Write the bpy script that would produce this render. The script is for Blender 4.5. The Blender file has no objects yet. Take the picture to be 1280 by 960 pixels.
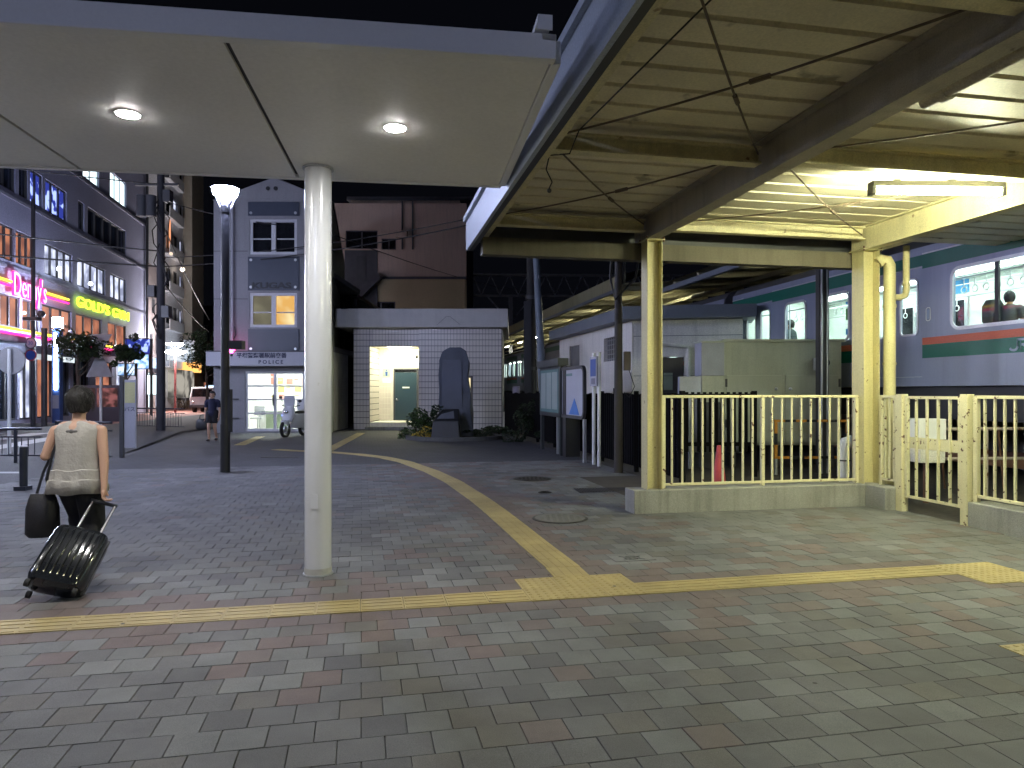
import bpy, bmesh, math, random
from mathutils import Vector, Matrix, noise
rnd = random.Random(7)
R = math.radians
SC = bpy.context.scene
COL = SC.collection

# ------------------------------------------------------------------ camera, world, exposure
F = 887.0; H = 1.5                       # focal length in photo pixels, eye height
cam_d = bpy.data.cameras.new('camera'); cam = bpy.data.objects.new('camera', cam_d); COL.objects.link(cam)
cam.location = (0, 0, H); cam.rotation_euler = (R(90), 0, 0)
cam_d.sensor_width = 36; cam_d.sensor_fit = 'HORIZONTAL'; cam_d.lens = F/1280*36
cam_d.shift_y = 10/1280; cam_d.clip_start = 0.05; cam_d.clip_end = 1500
SC.camera = cam
w = bpy.data.worlds.new('World'); SC.world = w; w.use_nodes = True
bg = w.node_tree.nodes['Background']; bg.inputs[0].default_value = (0.30, 0.34, 0.55, 1); bg.inputs[1].default_value = 0.0014
SC.view_settings.view_transform = 'Standard'; SC.view_settings.look = 'None'
SC.view_settings.exposure = 2.15; SC.view_settings.gamma = 1.0
SC.cycles.use_denoising = True
SC.cycles.max_bounces = 6; SC.cycles.diffuse_bounces = 4; SC.cycles.glossy_bounces = 3
SC.cycles.transmission_bounces = 4; SC.cycles.transparent_max_bounces = 8
SC.cycles.sample_clamp_indirect = 4; SC.cycles.caustics_reflective = False; SC.cycles.caustics_refractive = False
SC.cycles.use_light_tree = True

TH = R(11.3); UX = Vector((math.cos(TH), math.sin(TH), 0)); VX = Vector((-math.sin(TH), math.cos(TH), 0))
def P(px, py, Y): return Vector(((px-640)/F*Y, Y, H+(490-py)/F*Y))
def G(px, py):
    Y = H*F/(py-490); return Vector(((px-640)/F*Y, Y, 0))

# ------------------------------------------------------------------ materials
def nd(nt, t, **kw):
    n = nt.nodes.new(t)
    for k, v in kw.items(): setattr(n, k, v)
    return n
def mat(name, col, rough=.6, metal=0., var=.18, scale=3., rust=0., rcol=(.16,.07,.03), rscale=6., bump=0., bscale=60., emit=None, es=0., grain=.08, streak=0., coat=0.):
    m = bpy.data.materials.new(name); m.use_nodes = True; nt = m.node_tree; L = nt.links.new
    b = nt.nodes['Principled BSDF']; b.inputs['Roughness'].default_value = rough; b.inputs['Metallic'].default_value = metal
    if coat: b.inputs['Coat Weight'].default_value = coat
    tc = nd(nt, 'ShaderNodeTexCoord'); oi = nd(nt, 'ShaderNodeObjectInfo')
    mu = nd(nt, 'ShaderNodeMath', operation='MULTIPLY'); mu.inputs[1].default_value = 37.; L(oi.outputs['Random'], mu.inputs[0])
    def nz(sc, det=4, vec=None):
        n = nd(nt, 'ShaderNodeTexNoise', noise_dimensions='4D'); n.inputs['Scale'].default_value = sc; n.inputs['Detail'].default_value = det
        L(vec or tc.outputs['Object'], n.inputs['Vector']); L(mu.outputs[0], n.inputs['W']); return n
    n1 = nz(scale)
    def mixc(fac, a, c):
        x = nd(nt, 'ShaderNodeMix', data_type='RGBA')
        if isinstance(fac, float): x.inputs[0].default_value = fac
        else: L(fac, x.inputs[0])
        for i, v in ((6, a), (7, c)):
            if isinstance(v, tuple): x.inputs[i].default_value = (*v, 1)
            else: L(v, x.inputs[i])
        return x.outputs[2]
    lo = tuple(max(0, c*(1-1.6*var)) for c in col); hi = tuple(min(1, c*(1+1.6*var)) for c in col)
    out = mixc(n1.outputs['Fac'], lo, hi)
    if grain:
        n2 = nz(scale*45, 2); mp = nd(nt, 'ShaderNodeMapRange'); mp.inputs[1].default_value = .3; mp.inputs[2].default_value = .7
        mp.inputs[3].default_value = 1-2*grain; mp.inputs[4].default_value = 1+2*grain; L(n2.outputs['Fac'], mp.inputs[0])
        x = nd(nt, 'ShaderNodeVectorMath', operation='SCALE'); L(out, x.inputs[0]); L(mp.outputs[0], x.inputs['Scale']); out = x.outputs[0]
    if streak:
        mpn = nd(nt, 'ShaderNodeMapping'); mpn.inputs['Scale'].default_value = (9, 9, .6); L(tc.outputs['Object'], mpn.inputs[0])
        ns = nz(1.2, 5, mpn.outputs[0]); r = nd(nt, 'ShaderNodeMapRange'); r.inputs[1].default_value = .48; r.inputs[2].default_value = .72; r.inputs[4].default_value = streak
        L(ns.outputs['Fac'], r.inputs[0]); out = mixc(r.outputs[0], out, tuple(c*.35 for c in col))
    if rust:
        n3 = nz(rscale, 6); r = nd(nt, 'ShaderNodeMapRange'); t = .70-.25*rust
        r.inputs[1].default_value = t; r.inputs[2].default_value = t+.05; L(n3.outputs['Fac'], r.inputs[0]); out = mixc(r.outputs[0], out, rcol)
    L(out, b.inputs['Base Color'])
    if bump:
        n4 = nz(bscale, 3); bp = nd(nt, 'ShaderNodeBump'); bp.inputs['Strength'].default_value = bump; bp.inputs['Distance'].default_value = .01
        L(n4.outputs['Fac'], bp.inputs['Height']); L(bp.outputs[0], b.inputs['Normal'])
    if emit: b.inputs['Emission Color'].default_value = (*emit, 1); b.inputs['Emission Strength'].default_value = es
    return m
def lamp(name, col, s): return emi(name, col, s*4)      # real luminaires; panes and signs are dimmer
def emi(name, col, s, col2=None, scale=2., thr=(.4,.6)):
    """something that gives off light; col2 blotches stand for the lit room or print behind the pane"""
    m = bpy.data.materials.new(name); m.use_nodes = True; nt = m.node_tree; nt.nodes.clear(); L = nt.links.new
    o = nd(nt, 'ShaderNodeOutputMaterial'); e = nd(nt, 'ShaderNodeEmission'); e.inputs[1].default_value = s/4; e.inputs[0].default_value = (*col, 1)
    L(e.outputs[0], o.inputs[0])
    if col2:
        tc = nd(nt, 'ShaderNodeTexCoord'); oi = nd(nt, 'ShaderNodeObjectInfo'); n = nd(nt, 'ShaderNodeTexNoise', noise_dimensions='4D'); n.inputs['Scale'].default_value = scale
        mu = nd(nt, 'ShaderNodeMath', operation='MULTIPLY'); mu.inputs[1].default_value = 51.; L(oi.outputs['Random'], mu.inputs[0]); L(mu.outputs[0], n.inputs['W'])
        L(tc.outputs['Object'], n.inputs['Vector']); r = nd(nt, 'ShaderNodeMapRange'); r.inputs[1].default_value = thr[0]; r.inputs[2].default_value = thr[1]
        L(n.outputs['Fac'], r.inputs[0]); x = nd(nt, 'ShaderNodeMix', data_type='RGBA'); x.inputs[6].default_value = (*col, 1); x.inputs[7].default_value = (*col2, 1)
        L(r.outputs[0], x.inputs[0]); L(x.outputs[2], e.inputs[0])
    return m
def glass(name, tint=(.9,.95,.95), refl=.08):
    m = bpy.data.materials.new(name); m.use_nodes = True; nt = m.node_tree; nt.nodes.clear(); L = nt.links.new
    o = nd(nt, 'ShaderNodeOutputMaterial'); t = nd(nt, 'ShaderNodeBsdfTransparent'); t.inputs[0].default_value = (*tint, 1)
    g = nd(nt, 'ShaderNodeBsdfGlossy'); g.inputs['Roughness'].default_value = .02; x = nd(nt, 'ShaderNodeMixShader'); x.inputs[0].default_value = refl
    L(t.outputs[0], x.inputs[1]); L(g.outputs[0], x.inputs[2]); L(x.outputs[0], o.inputs[0]); return m

# ------------------------------------------------------------------ mesh builder
class MB:
    def __init__(s, M=None): s.v = []; s.f = []; s.m = []; s.M = M or Matrix.Identity(4)
    def add(s, vs, fs, m=0):
        o = len(s.v); s.v += [tuple(s.M @ Vector(v)) for v in vs]; s.f += [tuple(i+o for i in f) for f in fs]; s.m += [m]*len(fs); return s
    def box(s, x0, x1, y0, y1, z0, z1, m=0):
        return s.add([(x,y,z) for z in (z0,z1) for x,y in ((x0,y0),(x1,y0),(x1,y1),(x0,y1))],
                     [(3,2,1,0),(4,5,6,7),(0,1,5,4),(1,2,6,5),(2,3,7,6),(3,0,4,7)], m)
    def bar(s, p, q, w_, h_, m=0, up=(0,0,1)):
        p = Vector(p); q = Vector(q); d = (q-p).normalized(); u = Vector(up)
        if abs(d.dot(u)) > .98: u = Vector((0,1,0))
        a = d.cross(u).normalized()*w_/2; b = a.cross(d).normalized()*h_/2
        return s.add([e+i*a+j*b for e in (p,q) for i,j in ((-1,-1),(1,-1),(1,1),(-1,1))], [(3,2,1,0),(4,5,6,7),(0,1,5,4),(1,2,6,5),(2,3,7,6),(3,0,4,7)], m)
    def tube(s, pts, r, n=8, m=0, caps=True):
        pts = [Vector(p) for p in pts]; rs = r if isinstance(r, (list,tuple)) else [r]*len(pts)
        vs = []; prev = None
        for i, p in enumerate(pts):
            d = (pts[min(i+1,len(pts)-1)]-pts[max(i-1,0)]).normalized()
            a = prev if prev is not None else (Vector((1,0,0)) if abs(d.x) < .9 else Vector((0,1,0)))
            a = (a-d*a.dot(d)).normalized(); b = d.cross(a); prev = a
            for k in range(n):
                t = 2*math.pi*k/n; vs.append(p+(a*math.cos(t)+b*math.sin(t))*rs[i])
        fs = [(i*n+k, i*n+(k+1)%n, (i+1)*n+(k+1)%n, (i+1)*n+k) for i in range(len(pts)-1) for k in range(n)]
        if caps: fs += [tuple(range(n-1,-1,-1)), tuple((len(pts)-1)*n+k for k in range(n))]
        return s.add(vs, fs, m)
    def cyl(s, p, q, r, r2=None, n=16, m=0): return s.tube([p,q], [r, r if r2 is None else r2], n, m)
    def prism(s, poly, d0, d1, plane='xz', m=0):
        n = len(poly); f = {'xz': lambda a,b,d: (a,d,b), 'xy': lambda a,b,d: (a,b,d), 'yz': lambda a,b,d: (d,a,b)}[plane]
        vs = [f(a,b,d0) for a,b in poly]+[f(a,b,d1) for a,b in poly]
        return s.add(vs, [tuple(range(n)), tuple(range(2*n-1,n-1,-1))]+[(i,i+n,(i+1)%n+n,(i+1)%n) for i in range(n)], m)
    def sphere(s, c, r, n=12, k=8, m=0):
        r = r if isinstance(r, (tuple,list)) else (r,r,r); vs = [(c[0],c[1],c[2]-r[2])]
        for j in range(1,k):
            t = math.pi*j/k
            vs += [(c[0]+r[0]*math.sin(t)*math.cos(2*math.pi*i/n), c[1]+r[1]*math.sin(t)*math.sin(2*math.pi*i/n), c[2]-r[2]*math.cos(t)) for i in range(n)]
        vs.append((c[0],c[1],c[2]+r[2])); fs = [(0, 1+(i+1)%n, 1+i) for i in range(n)]
        for j in range(k-2): fs += [(1+j*n+i, 1+j*n+(i+1)%n, 1+(j+1)*n+(i+1)%n, 1+(j+1)*n+i) for i in range(n)]
        e = len(vs)-1; fs += [(e, 1+(k-2)*n+i, 1+(k-2)*n+(i+1)%n) for i in range(n)]
        return s.add(vs, fs, m)
    def loft(s, rings, m=0, caps=True):
        n = len(rings[0]); vs = [p for r in rings for p in r]
        fs = [(i*n+k, i*n+(k+1)%n, (i+1)*n+(k+1)%n, (i+1)*n+k) for i in range(len(rings)-1) for k in range(n)]
        if caps: fs += [tuple(range(n-1,-1,-1)), tuple((len(rings)-1)*n+k for k in range(n))]
        return s.add(vs, fs, m)
    def wall(s, x0, x1, z0, z1, holes, y0, y1, m=0):
        """a wall slab with real openings: holes = [(xa, xb, za, zb)]"""
        zs = sorted({z0, z1, *[h for q in holes for h in q[2:] if z0 < h < z1]})
        for a, b in zip(zs, zs[1:]):
            cuts = sorted((q[0], q[1]) for q in holes if q[2] < b-1e-5 and q[3] > a+1e-5); x = x0
            for c, d in cuts:
                if c > x+1e-4: s.box(x, c, y0, y1, a, b, m)
                x = max(x, d)
            if x1 > x+1e-4: s.box(x, x1, y0, y1, a, b, m)
        return s
    def mesh(s, name, mats, smooth=True, ang=38):
        me = bpy.data.meshes.new(name); me.from_pydata(s.v, [], s.f)
        for x in (mats if isinstance(mats, (list,tuple)) else [mats]): me.materials.append(x)
        me.polygons.foreach_set('material_index', s.m)
        bm = bmesh.new(); bm.from_mesh(me); bmesh.ops.recalc_face_normals(bm, faces=bm.faces); bm.to_mesh(me); bm.free()
        if smooth: me.shade_smooth(); me.set_sharp_from_angle(angle=R(ang))
        return me
    def build(s, name, mats, parent=None, bevel=0, smooth=True, **props):
        o = bpy.data.objects.new(name, s.mesh(name, mats, smooth)); COL.objects.link(o)
        if parent: o.parent = parent
        if bevel:
            b = o.modifiers.new('bevel', 'BEVEL'); b.width = bevel; b.segments = 2; b.limit_method = 'ANGLE'; b.angle_limit = R(40)
        for k, v in props.items(): o[k] = v
        return o
def root(name, label, cat, loc=(0,0,0), rz=0, group=None, kind=None):
    o = bpy.data.objects.new(name, None); COL.objects.link(o); o.location = loc; o.rotation_euler = (0,0,rz); o.empty_display_size = .1
    o['label'] = label; o['category'] = cat
    if group: o['group'] = group
    if kind: o['kind'] = kind
    return o
def tag(o, label, cat, group=None, kind=None):
    o['label'] = label; o['category'] = cat
    if group: o['group'] = group
    if kind: o['kind'] = kind
    return o
def inst(me, name, parent, loc=(0,0,0), rz=0, scale=None):
    o = bpy.data.objects.new(name, me); COL.objects.link(o)
    if parent: o.parent = parent
    o.location = loc; o.rotation_euler = (0,0,rz)
    if scale: o.scale = scale
    return o
def copy_tree(o, parent=None):
    c = o.copy(); COL.objects.link(c); c.parent = parent
    for ch in list(o.children): copy_tree(ch, c)
    return c
def text(name, body, size, m, parent, loc, rot=(R(90),0,0), ext=.01, bold=0., align='CENTER', sx=1.):
    cu = bpy.data.curves.new(name, 'FONT'); cu.body = body; cu.size = size; cu.extrude = ext; cu.align_x = align; cu.align_y = 'CENTER'; cu.offset = bold; cu.resolution_u = 3
    t = bpy.data.objects.new(name+'_curve', cu); COL.objects.link(t)
    me = bpy.data.meshes.new_from_object(t.evaluated_get(bpy.context.evaluated_depsgraph_get())); bpy.data.objects.remove(t)
    me.name = name; me.materials.clear(); me.materials.append(m)
    o = bpy.data.objects.new(name, me); COL.objects.link(o); o.parent = parent; o.location = loc; o.rotation_euler = rot; o.scale = (sx,1,1); return o

# ------------------------------------------------------------------ palette
m_sand = mat('joint_sand', (.070,.067,.063), .9, bump=.3)
PAV = [mat('paver_grey', (0.112, 0.111, 0.111), .8, var=.12, scale=6, bump=.25, bscale=250, grain=.14),
       mat('paver_light', (0.135, 0.137, 0.135), .8, var=.12, scale=6, bump=.25, bscale=250, grain=.14),
       mat('paver_dark', (0.09, 0.089, 0.09), .8, var=.12, scale=6, bump=.25, bscale=250, grain=.14),
       mat('paver_warm', (0.116, 0.109, 0.099), .8, var=.12, scale=6, bump=.25, bscale=250, grain=.14),
       mat('paver_pale', (.160,.162,.16), .8, var=.1, scale=6, bump=.25, bscale=250, grain=.14),
       mat('paver_red', (0.13, 0.1, 0.092), .8, var=.14, scale=6, bump=.25, bscale=250, grain=.14),
       mat('paver_pink', (0.132, 0.108, 0.1), .8, var=.12, scale=6, bump=.25, bscale=250, grain=.14)]
def add_stains(m, amount=.55, gum=True):
    nt = m.node_tree; L = nt.links.new; b = nt.nodes['Principled BSDF']; src = b.inputs['Base Color'].links[0].from_socket
    ge = nd(nt, 'ShaderNodeNewGeometry'); n = nd(nt, 'ShaderNodeTexNoise'); n.inputs['Scale'].default_value = .9; n.inputs['Detail'].default_value = 7; n.inputs['Roughness'].default_value = .65; L(ge.outputs['Position'], n.inputs['Vector'])
    r = nd(nt, 'ShaderNodeMapRange'); r.inputs[1].default_value = .32; r.inputs[2].default_value = .68; r.inputs[3].default_value = 1-amount*.55; r.inputs[4].default_value = 1+amount*.35; L(n.outputs['Fac'], r.inputs[0])
    x = nd(nt, 'ShaderNodeVectorMath', operation='SCALE'); L(src, x.inputs[0]); L(r.outputs[0], x.inputs['Scale']); out = x.outputs[0]
    if gum:
        v = nd(nt, 'ShaderNodeTexVoronoi'); v.inputs['Scale'].default_value = 1.7; L(ge.outputs['Position'], v.inputs['Vector'])
        c = nd(nt, 'ShaderNodeMath', operation='LESS_THAN'); c.inputs[1].default_value = .028; L(v.outputs['Distance'], c.inputs[0])
        q = nd(nt, 'ShaderNodeMix', data_type='RGBA'); L(c.outputs[0], q.inputs[0]); L(out, q.inputs[6]); q.inputs[7].default_value = (.035,.034,.034,1); out = q.outputs[2]
    L(out, b.inputs['Base Color'])
for _m in PAV: add_stains(_m)
m_tact = mat('tactile_yellow', (.37,.29,.12), .65, var=.13, scale=5, rust=.15, rcol=(.2,.15,.08), bump=.15, bscale=120)
add_stains(m_tact, .45)
m_conc = mat('concrete', (.27,.265,.24), .85, var=.2, scale=2.5, bump=.35, bscale=70, streak=.5, grain=.12)
m_asph = mat('asphalt', (.05,.05,.052), .8, var=.2, scale=1.2, bump=.5, bscale=160, grain=.2)
m_line = mat('road_paint', (.26,.26,.26), .6, var=.15, scale=5, rust=.4, rcol=(.08,.08,.08), rscale=12)
m_dirt = mat('dirt', (.06,.05,.04), .95, var=.3, scale=4, bump=.6, bscale=40)
m_ball = mat('ballast', (.06,.052,.045), .95, var=.4, scale=14, bump=1, bscale=30, grain=.3)
m_redpave = mat('red_pavement', (.22,.1,.08), .8, var=.15)
m_yel = mat('yellow_steel', (.54,.48,.25), .45, var=.09, scale=2.5, rust=.10, rcol=(.11,.055,.03), rscale=16, streak=.22)
m_yel2 = mat('cream_steel', (.62,.56,.34), .55, var=.15, scale=1.6, rust=.12, rcol=(.25,.17,.09), rscale=8, streak=.3)
m_rail = mat('rail_paint', (.62,.57,.35), .45, var=.07, scale=4, rust=.38, rcol=(.10,.045,.03), rscale=17)
m_deck = mat('deck_cream', (.66,.60,.43), .5, var=.22, scale=1.3, rust=.3, rcol=(.30,.26,.17), rscale=2.5, grain=.05)
m_gird = mat('girder_grey', (.40,.36,.28), .55, var=.2, scale=2, rust=.12, rcol=(.09,.06,.04), rscale=5, streak=.3)
m_fasc = mat('fascia_blue_grey', (.34,.38,.44), .35, metal=0., var=.1, scale=1.5)
m_rod = mat('rusty_rod', (.12,.09,.06), .7, var=.3, scale=10)
m_black = mat('black_steel', (.022,.022,.026), .45, var=.2)
m_dkgrey = mat('dark_grey', (.06,.06,.065), .5, var=.2)
m_white = mat('white_paint', (.84,.84,.84), .3, var=.03, scale=1.5, grain=.01)
m_ceil = mat('canopy_panel', (.86,.85,.84), .5, var=.05, scale=.9, grain=.02)
m_alu = mat('aluminium', (.55,.56,.58), .35, metal=.6, var=.06)
m_chrome = mat('chrome', (.8,.8,.82), .15, metal=1., var=.02)
m_glass = glass('clear_glass', refl=.035); m_dglass = mat('dark_glass', (.012,.013,.016), .08, var=.3, grain=0)
m_wire = mat('cable_black', (.012,.012,.013), .6)
m_rub = mat('rubber', (.015,.015,.015), .7)
m_rust = mat('rust', (.14,.07,.04), .8, var=.3, scale=8)

# ================================================================== GROUND
g = MB().add([(-300,-60,-.05),(300,-60,-.05),(300,500,-.05),(-300,500,-.05)], [(0,1,2,3)]).build('ground', m_asph, kind='structure')
TP = R(12.0); ca, sa = math.cos(TP), math.sin(TP)
def ab(a, b, z=0): return Vector((a*ca-b*sa, a*sa+b*ca, z))
def toab(x, y): return (x*ca+y*sa, -x*sa+y*ca)
def grid(a, b, z=0): return UX*a + VX*b + Vector((0,0,z))
def togrid(x, y): return (x*UX.x+y*UX.y, x*VX.x+y*VX.y)
PM = Matrix.Rotation(TP, 4, 'Z'); GM = Matrix.Rotation(TH, 4, 'Z')

def paved(x, y):                      # the square and the forecourt, not the roadway or the railway side
    a, b = togrid(x, y)
    if a > 6.62: return False
    if b > 8.5 and a > 4.95: return False
    if 8.5 < b < 9.6 and a > 3.5: return False
    if x < -8.3 and 11.3 < y: return False
    return True
# tactile curve centre line
cur = [G(721,727), G(700,706), G(668,680), G(641.5,657.5), G(619,639), G(600,624.5), G(566,602), G(540,589.5), G(505,577), G(478,571.5), G(448,568), G(411,565), G(370,563.5), G(330,561)]
cl = [Vector((p.x,p.y,0)) for p in cur]
def resample(pts, step):
    out = [pts[0].copy()]; acc = 0
    for p, q in zip(pts, pts[1:]):
        L_ = (q-p).length; t = step-acc
        while t <= L_: out.append(p+(q-p)*t/L_); t += step
        acc = L_-(t-step)
    return out
curve = resample([Vector((c.x, c.y, 0)) for c in cl], .302)
B0 = 4.945; A0 = 1.195
def near_tactile(x, y):
    a, b = toab(x, y); d = 9.
    if a < 4.9: d = min(d, max(0, abs(b-(B0+.15))-.15))
    if b > B0 and A0-.15 < a < A0+1.05: d = min(d, max(0, b-(B0+.6)))
    if b < B0+.3: d = min(d, max(0, abs(a-5.1)-.15))
    for c in curve: d = min(d, max(0, (c-Vector((x,y,0))).length-.17))
    return d
def pcol(x, y):
    d = near_tactile(x, y); a, b = togrid(x, y); r = rnd.random()
    if d < .22: return 5 if r < .55 else 6
    if d < .55: return rnd.choices(range(7), (.24,.26,.02,.08,.14,.2,.06))[0]
    if d < 1.3: return rnd.choices(range(7), (.3,.24,.10,.14,.08,.08,.06))[0]
    if a > 1.3 and y > 5.6: return rnd.choices(range(7), (.02,.50,.0,.12,.24,.02,.10))[0]  # cream paving, paled further to stand in for the lamplight here
    if y > 6.5: return rnd.choices(range(7), (.66,.10,.12,.10,.0,.0,.02))[0]
    return rnd.choices(range(7), (.42,.20,.20,.15,.01,.0,.02))[0]
pav = MB().add([(-60,-8,-.012),(9,-8,-.012),(9,16,-.012),(-60,16,-.012)], [(0,1,2,3)]).build('pavement', m_sand, kind='structure')
def pverts(a, b, w_=.0998, dz=0, jx=0, jy=0):
    vs = []
    for hw, z in ((w_-.0008, -.008), (w_-.0032, dz)):
        for i, j in ((-1,-1),(1,-1),(1,1),(-1,1)): vs.append((a+i*hw, b+j*hw, z+(jx*i+jy*j if z > -.01 else 0)))
    return vs
PF = [(4,5,6,7),(0,1,5,4),(1,2,6,5),(2,3,7,6),(3,0,4,7)]
cells = []
for half in (0, 1):
    for j in range(0, 60):
        b = (B0-.1-.2*j) if half == 0 else (B0+.4+.2*j)
        if b < -2.2 or b > 15: continue
        for i in range(-75, 45):
            a = .1+.2*i+(.1 if j % 2 else 0)
            p = ab(a, b)
            if p.y < -1.5 or p.y > 17 or abs(p.x) > max(.78*p.y, 1.2)+1.6 or not paved(p.x, p.y): continue
            cells.append((a, b, p))
for i in range(60):      # the row beside the end of the tactile strip
    for b_, o_ in ((B0+.1, .1), (B0+.2, 0)):
        a = A0+4.2+.1+.2*i+o_*0; p = ab(a, b_)
        if paved(p.x, p.y): cells.append((a, b_, p))
def vis_rank(c):
    p = c[2]
    if p.y < 2.85: return 1e9
    px = 640+F*p.x/p.y; py = 490+F*H/p.y
    return p.y if (-5 < px < 1285 and py < 965) else 1e9
order = sorted(cells, key=vis_rank)
single = order[:296]; rest = order[296:]
pm = []
for k, m in enumerate(PAV):
    me = MB().add(pverts(0, 0), PF).mesh('paver', m, smooth=False); pm.append(me)
for a, b, p in single:
    o = inst(pm[pcol(p.x, p.y)], 'paver', pav, (p.x, p.y, rnd.uniform(-.0015,.001)), TP+rnd.uniform(-.004,.004)+rnd.choice((0,1,2,3))*math.pi/2)
    o.rotation_euler[0] = rnd.uniform(-.006,.006); o.rotation_euler[1] = rnd.uniform(-.006,.006)
st = MB(PM)
for a, b, p in rest: st.add(pverts(a+rnd.uniform(-.001,.001), b, dz=rnd.uniform(-.002,.001), jx=rnd.uniform(-.0006,.0006), jy=rnd.uniform(-.0006,.0006)), PF, pcol(p.x, p.y))
st.build('paver_field', PAV, pav, smooth=False, kind='stuff')
# far paving: joints too fine to build, so the material takes over
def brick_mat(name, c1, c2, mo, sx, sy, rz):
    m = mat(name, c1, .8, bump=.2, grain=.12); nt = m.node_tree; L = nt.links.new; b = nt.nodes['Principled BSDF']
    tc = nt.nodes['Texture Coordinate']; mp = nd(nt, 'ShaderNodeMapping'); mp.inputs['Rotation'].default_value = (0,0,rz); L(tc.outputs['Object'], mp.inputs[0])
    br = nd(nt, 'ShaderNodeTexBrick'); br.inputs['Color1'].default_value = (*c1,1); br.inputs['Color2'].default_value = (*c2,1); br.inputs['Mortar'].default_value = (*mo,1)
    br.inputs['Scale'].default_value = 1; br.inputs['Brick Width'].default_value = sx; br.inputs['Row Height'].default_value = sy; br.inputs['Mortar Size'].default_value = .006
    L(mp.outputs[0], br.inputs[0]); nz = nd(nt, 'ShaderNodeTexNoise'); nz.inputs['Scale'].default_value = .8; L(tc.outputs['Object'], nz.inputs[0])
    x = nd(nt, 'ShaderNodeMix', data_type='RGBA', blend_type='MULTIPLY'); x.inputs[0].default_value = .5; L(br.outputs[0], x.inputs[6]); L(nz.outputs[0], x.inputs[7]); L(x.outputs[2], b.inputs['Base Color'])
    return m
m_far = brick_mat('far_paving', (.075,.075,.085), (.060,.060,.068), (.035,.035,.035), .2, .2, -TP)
ps = [ab(-30,15), ab(9,15), (4.0,20,0), (2,27,0), (1,30,0), (-12,30,0), (-12.5,60,0), (-9.3,60,0), (-30,70,0), (-14,28,0), (-9.0,15.8,0), (-9,15.2,0)]
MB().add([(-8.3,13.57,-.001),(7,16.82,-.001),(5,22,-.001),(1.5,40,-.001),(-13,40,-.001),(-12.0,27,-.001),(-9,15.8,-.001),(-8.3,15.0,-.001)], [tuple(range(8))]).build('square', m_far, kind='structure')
MB().add([(-60,11.3,-.004),(-8.3,11.3,-.004),(-8.3,15.0,-.004),(-9.0,15.8,-.004),(-12.6,27,-.004),(-13,40,-.004),(-21,95,-.004),(-60,95,-.004)], [tuple(range(8))]).build('road', m_asph, kind='structure')
MB().add([(-34,31.5,.0),(-18.5,31.5,0),(-24,70,0),(-34,70,0)], [(0,1,2,3)]).build('pavement', m_redpave, kind='structure')
MB().box(-34,-18.4,31.3,31.5,-.02,.12).build('kerb', m_conc, kind='structure')
k = MB()
for x0, x1, y0, y1 in ((-16,-8.95,13.1,13.35),(-16,-9.6,12.2,12.33)): k.add([(x0,y0,0),(x1,y0,0),(x1-.2,y1,0),(x0,y1,0)], [(0,1,2,3)])
k.build('road_marking', m_line, kind='structure')
k = MB()
for i in range(5): k.add([(-14-1.6*i,18,0),(-13.3-1.6*i,18,0),(-15.3-1.6*i,26,0),(-16-1.6*i,26,0)], [(0,1,2,3)])
k.build('crossing_marking', m_line, kind='structure')
# ground behind the railings
MB(GM).add([(4.7,8.3,.002),(6.62,8.3,.002),(6.62,-8,.002),(30,-8,.002),(30,90,.002),(4.7,90,.002)], [(0,1,2,3,4,5)]).build('track_bed', m_ball, kind='structure')
MB(GM).add([(3.6,8.3,.006),(7.2,8.3,.006),(7.2,12,.006),(3.6,12,.006)], [(0,1,2,3)]).build('concrete_yard', m_dirt, kind='structure')

# tactile paving: bar tiles and dot tiles
tp = root('tactile_path', 'yellow tactile paving strip crossing the square with a curved branch', 'tactile path', kind='structure')
def tile_mesh(dots):
    b = MB(); b.box(-.1485,.1485,-.1485,.1485,-.012,.004)
    if dots:
        for i in range(5):
            for j in range(5): b.cyl((-.12+.06*i,-.12+.06*j,.004), (-.12+.06*i,-.12+.06*j,.0085), .017, .011, 6)
    else:
        for j in range(4): b.prism([(-.14,.004),(.14,.004),(.135,.0072),(-.135,.0072)], -.122+.075*j-.001, -.122+.075*j+.024)
    return b.mesh('tactile_tile', m_tact, smooth=False)
t_bar, t_dot = tile_mesh(False), tile_mesh(True)
def tile(a, b, dots=False, rz=0): p = ab(a, b); inst(t_dot if dots else t_bar, 'tactile_tile', tp, (p.x, p.y, rnd.uniform(-.0008,.0008)), TP+rz)
for i in range(-22, 0): tile(A0+.15+.3*i-.0, B0+.15)
for i in range(3):
    for j in range(2): tile(A0+.15+.3*i, B0+.15+.3*j, True)
for i in range(3, 12): tile(A0+.15+.3*i-.075*0, B0+.15)
for i in range(2):
    for j in range(2): tile(A0+.15+.3*(12+i), B0+.15-.3*j, True)
for j in range(1, 14): tile(A0+.15+.3*13, B0+.15-.3-.3*j, False, math.pi/2)
for i in range(3): tile(3.83+.3*i, 3.35, True)
for i, (p, q) in enumerate(zip(curve[1:], curve[2:])):
    if toab(p.x, p.y)[1] < B0+.60: continue
    d = q-p; inst(t_bar, 'tactile_tile', tp, (p.x, p.y, .001), math.atan2(d.y, d.x))
for p0, p1 in ((G(408,564),G(452,541)), (G(298,557),G(325,546))):
    for c in resample([p0, p1], .302)[1:]: d = p1-p0; inst(t_bar, 'tactile_tile', tp, (c.x, c.y, .003), math.atan2(d.y, d.x))
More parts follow.
